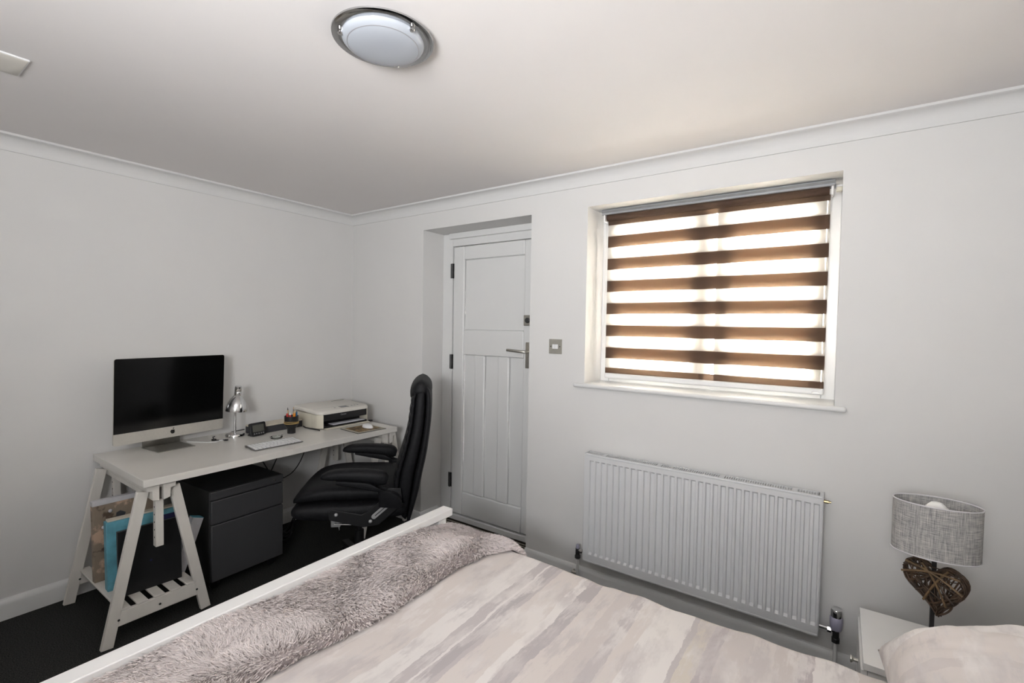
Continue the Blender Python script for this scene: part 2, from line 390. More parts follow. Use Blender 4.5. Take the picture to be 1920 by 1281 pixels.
# ---- door in its recess
door = struct(bpy.data.objects.new('door_1', None)); COL.objects.link(door); door.location = (0, 0, 0)
DY = .213                                     # plane of the leaf
LX0, LX1, LZ0, LZ1 = .895, 1.655, .048, 2.027
fr = MB()
fr.box(DX0, LX0-.004, DY-.004, TH, 0, DZ); fr.box(LX1+.004, DX1, DY-.004, TH, 0, DZ)
fr.box(LX0-.004, LX1+.004, DY-.004, TH, LZ1+.004, DZ)
fr.build('door_frame', 'trim', door, bevel=.002)
MB().box(LX0-.02, LX1+.02, DY-.030, DY-.0045, LZ1+.055, DZ-.0005).build('frame_head_strip', 'trim', door, bevel=.003)
MB().box(DX0+.001, DX1-.001, DY-.012, TH-.01, 0.0005, LZ0-.007).build('threshold', 'trim', door, bevel=.005)
for bx in ((LX0-.003, LX0+.014, .012, LZ1), (LX1-.014, LX1+.003, .012, LZ1), (LX0+.0145, LX1-.0145, LZ1-.014, LZ1+.003), (LX0+.0145, LX1-.0145, .012, LZ0+.016)):
    MB().box(bx[0], bx[1], DY+.0405, TH-.012, bx[2], bx[3]).build('light_block_strip', 'trim', door)  # unseen strips added behind the leaf to block sky light leaking through gaps
# leaf: frame of stiles and rails with sunk panels
PX = [LX0, .998, 1.107, 1.197, 1.315, 1.408, 1.524, LX1]
PZ = [LZ0, .220, 1.236, 1.419, 1.928, LZ1]
lf = MB()
lf.box(LX0, LX1, DY+.024, DY+.040, LZ0, LZ1)
leaf = lf.build('door_leaf', 'trim', door)
def rail(n, x0, x1, z0, z1): MB().box(x0, x1, DY, DY+.0245, z0, z1).build(n, 'trim', door, bevel=.009, seg=3)
rail('stile', LX0, PX[1], LZ0, LZ1); rail('stile', PX[6], LX1, LZ0, LZ1)
rail('rail', PX[1], PX[6], PZ[4], LZ1); rail('rail', PX[1], PX[6], PZ[2], PZ[3]); rail('rail', PX[1], PX[6], LZ0, PZ[1])
rail('muntin', PX[2], PX[3], PZ[1], PZ[2]); rail('muntin', PX[4], PX[5], PZ[1], PZ[2])
def sunk(x0, x1, z0, z1): MB().box(x0+.001, x1-.001, DY+.0190, DY+.0245, z0+.001, z1-.001).build('sunk_panel', 'trim', door, bevel=.003)
sunk(PX[1], PX[6], PZ[3], PZ[4])
for a, b in ((1, 2), (3, 4), (5, 6)): sunk(PX[a], PX[b], PZ[1], PZ[2])
for z in (.240, 1.126, 1.797):
    h = MB()
    h.tube([(.890, DY-.010, z), (.890, DY-.010, z+.108)], .0065, 10)
    h.box(.873, .889, DY-.0075, DY-.0045, z, z+.108); h.box(.891, .905, DY-.0045, DY-.001, z, z+.108)
    h.build('hinge', 'darkchrome', door, bevel=.0008, seg=1)
hp = MB().box(1.548, 1.590, DY-.010, DY-.0005, 1.172, 1.345).build('handle_plate', 'nickel', door, bevel=.003)
hd = MB(); hd.tube([(1.568, DY-.008, 1.283), (1.568, DY-.05, 1.283), (1.555, DY-.058, 1.283), (1.432, DY-.058, 1.290)], [.009, .009, .0095, .0095], 12)
hd.build('lever_handle', 'nickel', door, smooth=True)
lk = MB().box(1.536, 1.60, DY-.022, DY-.0005, 1.455, 1.525).build('night_latch', 'nickel', door, bevel=.004)
kb = MB(); kb.tube([(1.572, DY-.021, 1.490), (1.572, DY-.036, 1.490)], .017, 16); kb.build('latch_knob', 'darkchrome', door, bevel=.002)

# ---- window in the back wall
win = struct(bpy.data.objects.new('window_1', None)); COL.objects.link(win)
fy0, fy1 = .215, .275
def wf(n, x0, x1, z0, z1, a=fy0, b=fy1): return MB().box(x0, x1, a, b, z0, z1).build(n, 'upvc', win, bevel=.004)
wf('frame_jamb', WX0, WX0+.055, WZ0+.001, WZ1); wf('frame_jamb', WX1-.055, WX1, WZ0+.001, WZ1)
wf('frame_head', WX0+.055, WX1-.055, WZ1-.055, WZ1); wf('frame_foot', WX0+.055, WX1-.055, WZ0+.001, WZ0+.056)
wf('mullion', 2.640, 2.705, WZ0+.056, WZ1-.055)
def sash(x0, x1, wl, wr, top):
    z0, z1 = WZ0+.056, WZ1-.055
    a, b = fy0-.012, fy1-.012
    s = MB()
    s.box(x0, x0+wl, a, b, z0, z1); s.box(x1-wr, x1, a, b, z0, z1); s.box(x0+wl, x1-wr, a, b, z1-top, z1); s.box(x0+wl, x1-wr, a, b, z0, z0+.055)
    o = s.build('sash', 'upvc', win, bevel=.004)
    MB().box(x0+wl-.004, x1-wr+.004, .236, .242, z0+.051, z1-top+.004).build('pane', 'pane', o)
sash(WX0+.057, 2.648, .06, .048, .055); sash(2.722, WX1-.057, .072, .06, .055)
sl = MB(); sl.box(WX0+.0015, WX1-.0015, -.001, fy0-.0005, WZ0-.02, WZ0+.010)
o = sl.build('window_sill_board', 'trim', win)
MB().box(2.026, 3.292, -.034, -.0005, 1.112, 1.1355).build('sill_nosing', 'trim', win, bevel=.010, seg=4)

# ================================================================== ROLLER BLIND (day-and-night)
bl = thing('roller_blind', 'brown and white striped day-and-night roller blind hanging in the window recess', 'blind', (0, 0, 0))
BX0, BX1, BY = 2.141, 3.206, .150
cs = MB(); cs.box(BX0-.022, BX1+.018, BY-.052, BY+.012, 2.092, 2.1205)
M['headrail'] = mat('grey_headrail', (0.36, 0.375, 0.40), 0.4, 0.2, nscale=20, namt=0.04)
cs.build('headrail', 'headrail', bl, bevel=.006)
MB().box(BX0-.021, BX1+.017, BY-.0545, BY-.052, 2.101, 2.113).build('headrail_groove', 'greyplastic', bl)
rl = MB(); rl.tube([(BX0+.004, BY-.022, 2.079), (BX1-.004, BY-.022, 2.079)], .0195, 24); rl.build('rolled_cloth', 'brownband', bl, smooth=True)
for xx in (BX0-.012, BX1+.002):
    MB().box(xx, xx+.010, BY-.045, BY+.004, 2.052, 2.100).build('end_bracket', 'white', bl, bevel=.004)
# cloth: front layer bands (brown / sheer) and the rear layer 3 cm behind
def band(n, z0, z1, y, m):
    MB().box(BX0, BX1, y-.0004, y+.0004, z0, z1).build(n, m, bl)
tops = [2.066] + [1.986-.1277*k for k in range(7)]
bots = [2.0395] + [1.912-.1277*k for k in range(6)] + [1.188]
for k, (a, b) in enumerate(zip(tops, bots)):
    off = .0 if k in (0, 7) else .010
    band('brown_band', b, a-off, BY, 'brownband')
    if k < 7: band('sheer_band', tops[k+1]-(0 if k+1 == 7 else .010), b, BY, 'sheerband')
    if 0 < k < 7: band('brown_band', b+.010, a, BY+.026, 'brownband')
    if k < 7: band('sheer_band', tops[k+1], b+(.010 if k else 0), BY+.026, 'sheerband')
MB().box(BX0-.002, BX1+.002, BY-.010, BY+.032, 1.158, 1.188).build('bottom_bar', 'white', bl, bevel=.008, seg=3)
MB().box(BX1-.045, BX1-.012, BY-.0118, BY-.0098, 1.164, 1.171).build('bar_clip', 'alu', bl, bevel=.001, seg=1)
ch = MB()
for xx in (BX0-.018, BX0-.009): ch.tube([(xx, BY-.02, 2.09), (xx, BY-.02, 1.32)], .0013, 6)
ch.tube([(BX0-.018, BY-.02, 1.322), (BX0-.0135, BY-.02, 1.316), (BX0-.009, BY-.02, 1.322)], .0013, 6)
ch.build('side_chain', 'white', bl)
MB().box(3.226, 3.2495, .09, .112, 2.062, 2.082).build('chain_cleat', 'cream', bl, bevel=.003)

# ================================================================== RADIATOR
ra = thing('radiator', 'white ribbed panel radiator fixed to the wall below the window', 'radiator', (0, 0, 0))
QX0, QX1, QZ0, QZ1, QY = 2.141, 3.226, .180, .768, -.100
# front panel: pressed channels
n_ch = 32; pitch = (3.206-2.168+.014)/n_ch; xs = [QX0+.004]; ds = [0]
for k in range(n_ch):
    c = 2.176+pitch*(k+.5)-.008
    for dx, d in ((-.0115, 0), (-.0075, 1), (.0075, 1), (.0115, 0)): xs.append(c+dx); ds.append(d)
xs.append(QX1-.004); ds.append(0)
zr = [(QZ0+.006, 0), (.219, 0), (.229, 1), (.725, 1), (.733, 0), (QZ1-.010, 0)]
MB().grid([[(x, QY+.011*d*f, z) for x, d in zip(xs, ds)] for z, f in zr]).build('front_panel', 'radiator', ra, smooth=True, angle=20)
for xx in (QX0, QX1-.004): MB().box(xx, xx+.004, QY+.001, -.028, QZ0, QZ1).build('side_cover', 'radiator', ra, bevel=.0015, seg=1)
MB().box(QX0+.004, QX1-.004, QY-.001, QY+.012, QZ0-.004, QZ0+.006).build('bottom_seam', 'radiator', ra, bevel=.002)
MB().box(QX0+.004, QX1-.004, QY-.001, QY+.012, QZ1-.012, QZ1-.002).build('top_seam', 'radiator', ra, bevel=.003)
MB().box(QX0+.006, QX1-.006, -.035, -.024, QZ0, QZ1-.02).build('back_panel', 'radiator', ra, bevel=.003)
# top grille with slots
g = MB(); gy0, gy1, gz = QY+.012, -.028, QZ1-.003
g.box(QX0+.004, QX1-.004, gy0, gy0+.008, gz-.004, gz); g.box(QX0+.004, QX1-.004, gy1-.012, gy1, gz-.004, gz)
x = QX0+.004; i = 0
while x < QX1-.012:
    wide = i % 28 == 9
    g.box(x, x+(.022 if wide else .0042), gy0+.008, gy1-.012, gz-.004, gz); x += .028 if wide else .0098; i += 1
g.box(QX1-.02, QX1-.004, gy0+.008, gy1-.012, gz-.004, gz)
gr = g.build('top_grille', 'radiator', ra); gr['kind'] = 'stuff'
MB().box(QX0+.006, QX1-.006, QY+.02, -.04, gz-.06, gz-.05).build('convector_fins', 'greyplastic', ra)
for xx in (2.35, 3.02): MB().box(xx, xx+.03, -.0245, -.0005, .25, .70).build('wall_bracket', 'radiator', ra)
def valve(xc, side, trv):
    y = -.060
    v = MB(); v.tube([(xc, y, .165), (xc, y, .215)], .012, 14); v.tube([(xc, y, .158), (xc, y, .176)], .016, 6)
    b = v.build('valve_body', 'darkchrome', ra, bevel=.001, seg=1)
    t = MB(); xe = QX1-.0005 if side > 0 else QX0+.0005
    t.tube([(xc, y, .206), (xe, y, .206)], .0085, 12); t.tube([(xc+(-side)*.016, y, .206), (xc+(-side)*.030, y, .206)], .013, 6)
    t.build('valve_tail', 'chrome', ra)
    if trv:
        MB().lathe([(.019, .212), (.021, .216), (.023, .235), (.023, .262), (.021, .266)], 20, (xc, y, 0)).build('valve_grip', 'lilac', ra, smooth=True)
        MB().lathe([(.0195, .263), (.0205, .268), (.0205, .292), (.018, .297), (0, .2975)], 20, (xc, y, 0)).build('valve_cap', 'chrome', ra, smooth=True)
    else:
        MB().lathe([(.0105, .210), (.0105, .228), (.008, .236), (0, .238)], 14, (xc, y, 0)).build('valve_grip', 'lilac', ra, smooth=True)
    p = MB(); p.tube([(xc, y, .16), (xc, y, .02), (xc, y, .0005)], [.0075, .0075, .0075], 12)
    p.build('supply_pipe', 'trim', ra, smooth=True)
valve(3.285, 1, True); valve(2.093, -1, False)
q = MB(); q.tube([(2.086, -.042, .062), (2.052, -.042, .062)], .009, 12); q.tube([(2.052, -.042, .062), (2.052, -.018, .062)], .007, 10)
q.build('pipe_fitting', 'nickel', ra, smooth=True)
MB().tube([(QX1-.001, -.052, .735), (QX1+.018, -.052, .735), (QX1+.019, -.052, .735), (QX1+.026, -.052, .735)], [.007, .007, .004, .004], 10).build('bleed_valve', 'brass', ra)

# ================================================================== LIGHT SWITCH
M['satin_nickel'] = mat('satin_nickel', (0.36, 0.345, 0.30), 0.45, 0.25, nscale=90, namt=0.06)
sw = thing('light_switch', 'square brushed metal double light switch between the door and window', 'switch', (1.893, 0, 1.335))
MB().box(-.043, .043, -.0055, -.0005, -.043, .043).build('switch_plate', 'satin_nickel', sw, bevel=.002)
for s in (-1, 1):
    MB().box(-.009+s*.0095, .009+s*.0095, -.0095, -.005, -.013, .013).build('rocker', 'white', sw, bevel=.001, seg=1)
    MB().lathe([(.0036, 0), (.0036, .0012), (0, .0014)], 12, (s*.030, -.0055, 0), mtx=Matrix.Rotation(pi/2, 3, 'X')).build('screw', 'darkchrome', sw)

# ================================================================== CEILING LIGHT
cl = thing('ceiling_light', 'round flush ceiling light with mirrored ring and frosted glass dish', 'light', (2.117, -1.470, CZ))
cl.scale = (.955, .955, 1)
MB().lathe([(.12, -.0005), (.128, -.004), (.128, -.013), (.12, -.014)], 64).build('base_plate', 'chrome', cl, smooth=True)
MB().lathe([(.150, -.0125), (.154, -.015), (.153, -.019), (.127, -.0225), (.122, -.021), (.118, -.015)], 72).build('mirror_ring', 'mirror', cl, smooth=True, angle=30)
prof = [(.1245, -.019), (.1245, -.022)] + [(.1245*cos(a)**.8, -.022-.030*sin(a)) for a in np.linspace(.06, pi/2, 14)]
prof[-1] = (0, prof[-1][1])
dish = MB().lathe(prof, 72).build('glass_dish', 'opal', cl, smooth=True, angle=80)
MB().lathe([(.1080, -.0391), (.1090, -.0385), (.1090, -.0375), (.1080, -.0381)], 72).build('etched_line', 'print_grey', dish)
for a in (240, 0, 120):
    MB().lathe([(.0075, -.017), (.0085, -.021), (.0085, -.030), (.006, -.033), (0, -.0335)], 16, (.127*cos(radians(a)), .127*sin(radians(a)), 0)).build('clip', 'chrome', cl, smooth=True)

# ceiling vent (its corner shows at the left edge)
ve = thing('ceiling_vent', 'small square white vent cover on the ceiling above the desk side', 'vent', (.925, -2.112, CZ))
MB().box(-.085, .085, -.085, .085, -.0065, -.0005).build('rim', 'white', ve, bevel=.002)
r = [[(sx*a, sy*a, z) for sx, sy in ((-1, -1), (1, -1), (1, 1), (-1, 1))] for a, z in ((.082, -.0066), (.079, -.009), (.05, -.013), (.0, -.014))]
MB().grid(r, closeu=True).build('dished_cover', 'lidwhite', ve, smooth=True)

# ================================================================== DESK TOP AND TRESTLES
DZT = .730
dk = tag(MB().box(.013, .724, -1.637, -.165, DZT-.034, DZT).build('desk', 'desk', bevel=.0015), 'long white desk top resting on two trestles along the left wall', 'desk')
def trestle(y0, label, x0=.075, x1=.672):
    t = thing('trestle', label, 'trestle', (0, y0, 0), group='trestles under the desk top')
    zt = DZT-.034-.0008
    for xa in (x0, x1-.022):
        for s in (-1, 1):
            m = MB(); m.bar((xa+.011, s*.062, .664), (xa+.011, s*.196, .0), .045, .022, up=(1, 0, 0))
            # trim below the floor by shortening: rebuild with flat foot
            m.v = [(vx, vy, max(vz, .0006)) for vx, vy, vz in m.v]
            m.build('leg', 'trestle', t, bevel=.002)
        MB().box(xa+.001, xa+.021, -.165, .165, .085, .150).build('stretcher', 'trestle', t, bevel=.003)
        for s in (-1, 0, 1): MB().lathe([(.005, 0), (.005, .002), (0, .0025)], 10, (xa+.0215, s*.155, .115), mtx=Matrix.Rotation(pi/2, 3, 'Y')).build('bolt_head', 'darkchrome', t)
        pb = MB().box(xa-.006, xa+.026, -.016, .016, .392, .6145).build('height_post', 'trestle', t, bevel=.002)
        for k in range(6):
            MB().lathe([(.0042, 0), (.0042, .0006), (0, .0007)], 10, (xa+.010, -.016, .435+.036*k), mtx=Matrix.Rotation(pi/2, 3, 'X')).build('peg_hole', 'darkgrey', pb)
    for s in (-1, 1):
        m = MB()
        poly = [(s*.008, zt), (s*.058, zt), (s*.058, zt-.028), (s*.036, zt-.030), (s*.036, zt-.072), (s*.008, zt-.080)]
        if s < 0: poly = poly[::-1]
        m.prism(poly, x0-.03, x1+.028, 'yz'); m.build('sliding_beam', 'trestle', t, bevel=.002)
    MB().box(x0-.028, x1+.01, -.0078, .0078, zt-.022, zt-.0005).build('beam_top', 'trestle', t, bevel=.001)
    for k in range(5):
        yc = -.132+.066*k
        MB().box(x0, x1, yc-.021, yc+.021, .1505, .160).build('shelf_slat', 'trestle', t, bevel=.002)
    return t
trestle(-1.560, 'white wooden trestle at the monitor end, with artwork and folders on its shelf')
trestle(-.215, 'white wooden trestle at the printer end, half hidden by the office chair')

# artwork and folders on the trestle shelf
SZ = .1606
def leaning(name, label, cat, loc, w, h, d, tilt, m, rz=0, edge=None):
    o = thing(name, label, cat, loc, rz)
    mt = Matrix.Rotation(-tilt, 4, 'Y')
    MB().box(-d, 0, -w/2, w/2, 0, h, mt).build('board', m, o, bevel=.002)
    return o, mt
def floral():
    m = mat('brown_floral_print', (0.19, 0.145, 0.105), .6); nt, N, L = nodes_of(m); b = N['Principled BSDF']
    tc = N.new('ShaderNodeTexCoord'); v = N.new('ShaderNodeTexVoronoi'); v.inputs['Scale'].default_value = 9
    n = N.new('ShaderNodeTexNoise'); n.inputs['Scale'].default_value = 26; n.inputs['Detail'].default_value = 5
    mxv = N.new('ShaderNodeMix'); mxv.data_type = 'VECTOR'; mxv.inputs[0].default_value = .12
    L.new(tc.outputs['Object'], n.inputs['Vector']); L.new(tc.outputs['Object'], mxv.inputs[4]); L.new(n.outputs[1], mxv.inputs[5]); L.new(mxv.outputs[1], v.inputs['Vector'])
    r = N.new('ShaderNodeValToRGB'); e = r.color_ramp.elements
    e[0].position = .22; e[0].color = (.55, .38, .27, 1); e[1].position = .34; e[1].color = (.27, .21, .155, 1)
    k = e.new(.62); k.color = (.25, .195, .145, 1); k = e.new(.70); k.color = (.09, .06, .04, 1)
    L.new(v.outputs['Distance'], r.inputs[0]); L.new(r.outputs[0], b.inputs['Base Color'])
    return m
M['floral'] = floral()
fo, mt = leaning('floral_canvas', 'brown canvas with pink flowers leaning at the back of the trestle shelf', 'canvas', (.315, -1.572, SZ), .275, .395, .035, .06, 'floral')
MB().box(-.036, .001, -.1385, .1385, .372, .396, mt).build('pale_edge', 'greycard' if 'greycard' in M else 'whitecard', fo, bevel=.001)
for yy, zz in ((-.070, .335), (-.098, .262)):
    MB().lathe([(.008, 0), (.009, .004), (.004, .010), (0, .011)], 8, tuple(mt @ Vector((.0005, yy, zz))), mtx=Matrix.Rotation(pi/2-.06, 3, 'Y')).build('white_blossom', 'whitecard', fo, smooth=True)
tag_l = MB()
tag_l.prism([(-.048, .300), (-.018, .285), (-.008, .310), (-.030, .325), (-.046, .318)], .0006, .002, 'yz')
o = tag_l.build('leaf_motif', 'darkgrey', fo); o.rotation_euler = (0, -.06, 0)
wo, mt = leaning('white_folder', 'white and blue folder standing nearest the filing cabinet', 'folder', (.528, -1.428, SZ), .052, .272, .044, -.0, 'whitecard', rz=0)
wo.rotation_euler = (radians(-19), 0, 0)
MB().box(-.0445, .0005, -.0265, .0265, .2722, .2742, mt).build('blue_top', 'blue', wo)
bo, mt = leaning('blue_box_file', 'turquoise box file with white lid edge leaning on the trestle shelf', 'box file', (.470, -1.553, SZ), .290, .325, .052, .06, 'blue', rz=radians(-4))
MB().box(-.046, -.006, -.138, .138, .3255, .334, mt).build('lid_edge', 'palewood', bo, bevel=.001)
MB().box(.0003, .0022, .055, .137, .02, .30, mt).build('navy_panel', 'navy', bo)
ko, mt = leaning('black_portfolio', 'flat black portfolio case standing in front of the turquoise box file', 'portfolio', (.572, -1.560, SZ), .250, .305, .020, .06, 'black', rz=radians(-4))
MB().box(.0003, .0012, -.004, .004, .128, .136, mt).build('blue_light', 'navy', ko)

# ================================================================== FILING CABINET
fc = thing('filing_cabinet', 'charcoal two-drawer mobile filing cabinet under the desk', 'cabinet', (.335, -1.108, 0), radians(1.5))
cw, cd = .200, .225
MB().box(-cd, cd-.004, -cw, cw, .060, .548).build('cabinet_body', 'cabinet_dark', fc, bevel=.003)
MB().box(cd-.004, cd+.012, -cw, cw, .504, .548).build('top_strip', 'cabinet', fc, bevel=.003)
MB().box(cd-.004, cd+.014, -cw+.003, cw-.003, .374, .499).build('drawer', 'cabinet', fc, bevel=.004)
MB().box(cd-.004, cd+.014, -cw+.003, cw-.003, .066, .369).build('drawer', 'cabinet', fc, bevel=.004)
MB().lathe([(.006, 0), (.006, .003), (0, .0035)], 14, (cd+.012, cw-.055, .528), mtx=Matrix.Rotation(pi/2, 3, 'Y')).build('lock', 'nickel', fc)
for sx in (-1, 1):
    for sy in (-1, 1):
        c = MB(); c.tube([(sx*.17-.012, sy*.155, .0255), (sx*.17+.012, sy*.155, .0255)], .025, 16); c.tube([(sx*.17, sy*.155, .045), (sx*.17, sy*.155, .060)], .012, 10)
        c.build('castor', 'black', fc, bevel=.002, seg=1)
# ================================================================== THINGS ON THE DESK
Z = DZT+.0004
# ---- all-in-one computer
mo = thing('computer', 'slim silver all-in-one computer with a large black screen on the desk', 'computer', (.150, -1.340, Z), .078)
mw, mh, mz = .275, .458, .058
mtx = Matrix.Translation((.01, .015, mz)) @ Matrix.Rotation(.05, 4, 'Y')
def rrect(w, z0, z1, r, n=6, low=True):
    P = []
    for cx, cz, a0 in ((w-r, z1-r, 0), (-w+r, z1-r, 90), (-w+r, z0+r, 180), (w-r, z0+r, 270)):
        for k in range(n+1):
            a = radians(a0+90*k/n); P.append((cx+r*cos(a), cz+r*sin(a)))
    return P
def slab(poly, x0, x1): return MB().grid([[mtx @ Vector((x, a, b)) for a, b in poly] for x in (x0, x1)], closeu=True, capends=True)
P = rrect(mw, 0, mh, .011)
mb = MB(); rows = []
for x, k in ((0, 1.0), (-.006, 1.0), (-.018, .93), (-.034, .55), (-.038, .2)):
    rows.append([mtx @ Vector((x, a*k, mh/2+(b-mh/2)*k)) for a, b in P])
mb.grid(rows, closeu=True, capends=True)
mb.build('back_shell', 'alu_light', mo, smooth=True, angle=30)
chin = .062
top = [(a, b) for a, b in P if b > chin]; 
scr = [(mw-.0008, chin)] + [(a*(1-.0008/mw), b-.0008) for a, b in P if b > mh/2] + [(-mw+.0008, chin)]
slab(scr, .0003, .0022).build('screen', 'glassblack', mo)
chp = [(mw, chin-.0005), (-mw, chin-.0005)] + [(a, b) for a, b in P if b < mh/2]
slab(chp, .0003, .0018).build('chin', 'alu_light', mo)
# emblem: bitten apple with leaf
def apple(s):
    pts = []
    for k in range(60):
        t = 2*pi*k/60; rr = 1.0 - .10*abs(cos(t))**6 + .0
        x = sin(t)*(.92+.06*cos(t)); z = cos(t)*.92
        if cos(t) > .0: z -= .20*math.exp(-(x/.22)**2)
        else: z += .10*math.exp(-(x/.20)**2)
        x *= .95-.10*(z < 0)*(-z)
        dx, dz = x-1.12, z-.12
        q = math.hypot(dx, dz)
        if q < .46: x, z = 1.12+dx/q*.46, .12+dz/q*.46
        pts.append((x*s, z*s))
    return pts
lg = MB(); cz = chin*.50
lg.grid([[mtx @ Vector((x, a, b+cz)) for a, b in apple(.0135)] for x in (.0019, .0024)], closeu=True, capends=True)
leaf_p = [(.000, .0145), (.0035, .0150), (.0062, .0185), (.0066, .0225), (.0028, .0215), (.0004, .0185)]
lg.grid([[mtx @ Vector((x, a, b+cz)) for a, b in leaf_p] for x in (.0019, .0024)], closeu=True, capends=True)
lg.build('emblem', 'logo', mo)
st = MB(); st.box(-.10, .098, -.094, .094, 0, .004); st.build('stand_foot', 'alu', mo, bevel=.002)
sn = MB(); sn.grid([[Vector((x+.003*s, y, z)) for x, z in ((-.085, .0042), (-.088, .06), (-.075, .14), (-.045, .20), (-.02, .235))] for s, y in ((0, -.094), (0, .094))])
o = sn.build('stand_neck', 'alu', mo, smooth=True); sd = o.modifiers.new('solid', 'SOLIDIFY'); sd.thickness = .006

# ---- chrome desk lamp
dl = thing('desk_lamp', 'small chrome bell-shaped desk lamp beside the computer', 'lamp', (.155, -.985, Z))
MB().lathe([(.054, 0), (.054, .010), (.050, .016), (.028, .021), (.008, .023), (0, .023)], 40).build('lamp_base', 'chrome', dl, smooth=True)
MB().tube([(0, 0, .02), (0, .001, .10), (.002, .002, .20), (.004, .004, .262)], .0062, 14).build('lamp_stem', 'chrome', dl, smooth=True)
rt = Matrix.Translation((.008, .004, .160)) @ Matrix.Rotation(radians(-4), 4, 'X') @ Matrix.Rotation(radians(3), 4, 'Y')
r3 = rt
def lathe_m(prof, n, m4): 
    b = MB(); b.lathe(prof, n); b.v = [tuple(m4 @ Vector(p)) for p in b.v]; return b
lathe_m([(.062, 0), (.062, .008), (.059, .026), (.052, .050), (.040, .074), (.024, .093), (.018, .098), (.016, .097), (.036, .072), (.049, .048), (.056, .024), (.059, .002), (.062, 0)], 40, rt).build('lamp_shade', 'chrome', dl, smooth=True, angle=60)
lathe_m([(.0165, .096), (.0195, .102), (.0195, .120), (.018, .122), (.0195, .124), (.0195, .152), (.014, .158), (0, .159)], 28, rt).build('shade_cap', 'chrome', dl, smooth=True)
lathe_m([(.0, .005), (.02, .010), (.028, .028), (.022, .05), (.012, .07), (.012, .09)], 20, rt).build('lamp_bulb', 'bulb', dl, smooth=True)
MB().tube([(-.053, 0, .004), (-.085, .01, .004), (-.11, .03, .004), (-.125, .08, .0035), (-.13, .12, .0035)], .0028, 8).build('lamp_cable', 'black', dl)

# ---- small black weather display
wd = thing('weather_display', 'small black desktop display with grey screen and button row', 'display', (.262, -.892, Z), .10)
mm = Matrix.Rotation(-.22, 4, 'Y')
def at(mb, m4): mb.v = [tuple(m4 @ Vector(p)) for p in mb.v]; return mb
m5 = Matrix.Translation((.006, 0, .006)) @ mm
b = MB().grid([[Vector((x, a, b_)) for a, b_ in rrect(.052, 0, .080, .010)] for x in (-.018, 0)], closeu=True, capends=True); at(b, m5).build('case', 'black', wd, bevel=.002)
at(MB().box(.0002, .0012, -.037, .037, .022, .066), m5).build('lcd', 'lcd', wd)
for k in range(5):
    at(MB().lathe([(.0045, 0), (.0045, .002), (0, .0026)], 12, (.0002, -.030+.015*k, .011), mtx=Matrix.Rotation(pi/2, 3, 'Y')), m5).build('button', 'greyplastic', wd)
MB().box(-.06, .002, -.036, .036, 0, .008).build('foot', 'black', wd, bevel=.003)

# ---- long dark box with pale lid
lb = thing('long_box', 'long low dark box with a pale lid behind the pencil pot', 'box', (.165, -.735, Z), .03)
MB().box(-.055, .055, -.165, .165, 0, .042).build('box_body', 'darkgrey', lb, bevel=.002)
MB().box(-.056, .056, -.166, .166, .0422, .052).build('box_lid', 'palewood', lb, bevel=.002)

# ---- pencil pot, pencils
pp = thing('pencil_pot', 'black pencil pot with a narrow foot and tan rubber bands', 'pot', (.343, -.722, Z))
MB().lathe([(.025, 0), (.025, .028), (.036, .045), (.042, .055), (.043, .112), (.0405, .112), (.039, .058), (.02, .05), (0, .05)], 32).build('pot_body', 'black', pp, smooth=True)
for z, ti in ((.064, .05), (.070, -.10), (.074, .12)):
    pts = [(.0437*cos(a), .0437*sin(a), z+ti*.03*cos(a+1)) for a in np.linspace(0, 2*pi, 40)]
    MB().tube(pts, .0016, 6, cap=False).build('rubber_band', 'rubber', pp)
def pen(name, label, cat, px, py, lx, ly, h, r, m, tip=None):
    o = thing(name, label, cat, (.343+px, -.722+py, Z+.051))
    e = Vector((lx, ly, h)); MB().tube([(0, 0, 0), tuple(e)], r, 8).build('barrel', m, o, smooth=True)
    d = e.normalized()
    if tip: MB().tube([tuple(e+d*.0003), tuple(e+d*.016)], [r*.95, r*.4], 8).build('tip', tip, o, smooth=True)
pen('pen', 'red pen at the left of the pencil pot', 'pen', .0, -.022, .004, -.010, .080, .0062, 'red')
pen('marker', 'red marker with a white tip in front of the red pen', 'marker', .022, -.012, .006, -.014, .074, .0055, 'red', 'white')
pen('marker', 'thick orange marker in the middle of the pencil pot', 'marker', .014, .008, .006, .0, .080, .0085, 'orange', 'penwood')
pen('pencil', 'pale wooden pencil standing tallest in the pencil pot', 'pencil', -.012, -.008, -.006, -.006, .098, .0038, 'penwood', 'darkgrey')
pen('pen', 'blue pen leaning right in the pencil pot', 'pen', .004, .025, .0, .009, .082, .0052, 'bluepen', 'greyplastic')
pen('pencil', 'thin grey pencil behind the orange marker', 'pencil', -.006, .012, -.003, .008, .100, .0035, 'greyplastic', 'penwood')

# ---- printer
pr = thing('printer', 'cream all-in-one inkjet printer with black front bay in the corner of the desk', 'printer', (.255, -.358, Z), radians(-1))
hw, hd2 = .206, .165
def rbody(z0, z1, w, d, r, n=8):
    P = []
    for cx, cy, a0 in ((d-r, w-r, 0), (-d+.02, w-.02, 90), (-d+.02, -w+.02, 180), (d-r, -w+r, 270)):
        rr = r if cx > 0 else .02
        for k in range(n+1):
            a = radians(a0+90*k/n); P.append((cx+rr*cos(a), cy+rr*sin(a)))
    return P
Pb = rbody(0, 0, hw, hd2, .055)
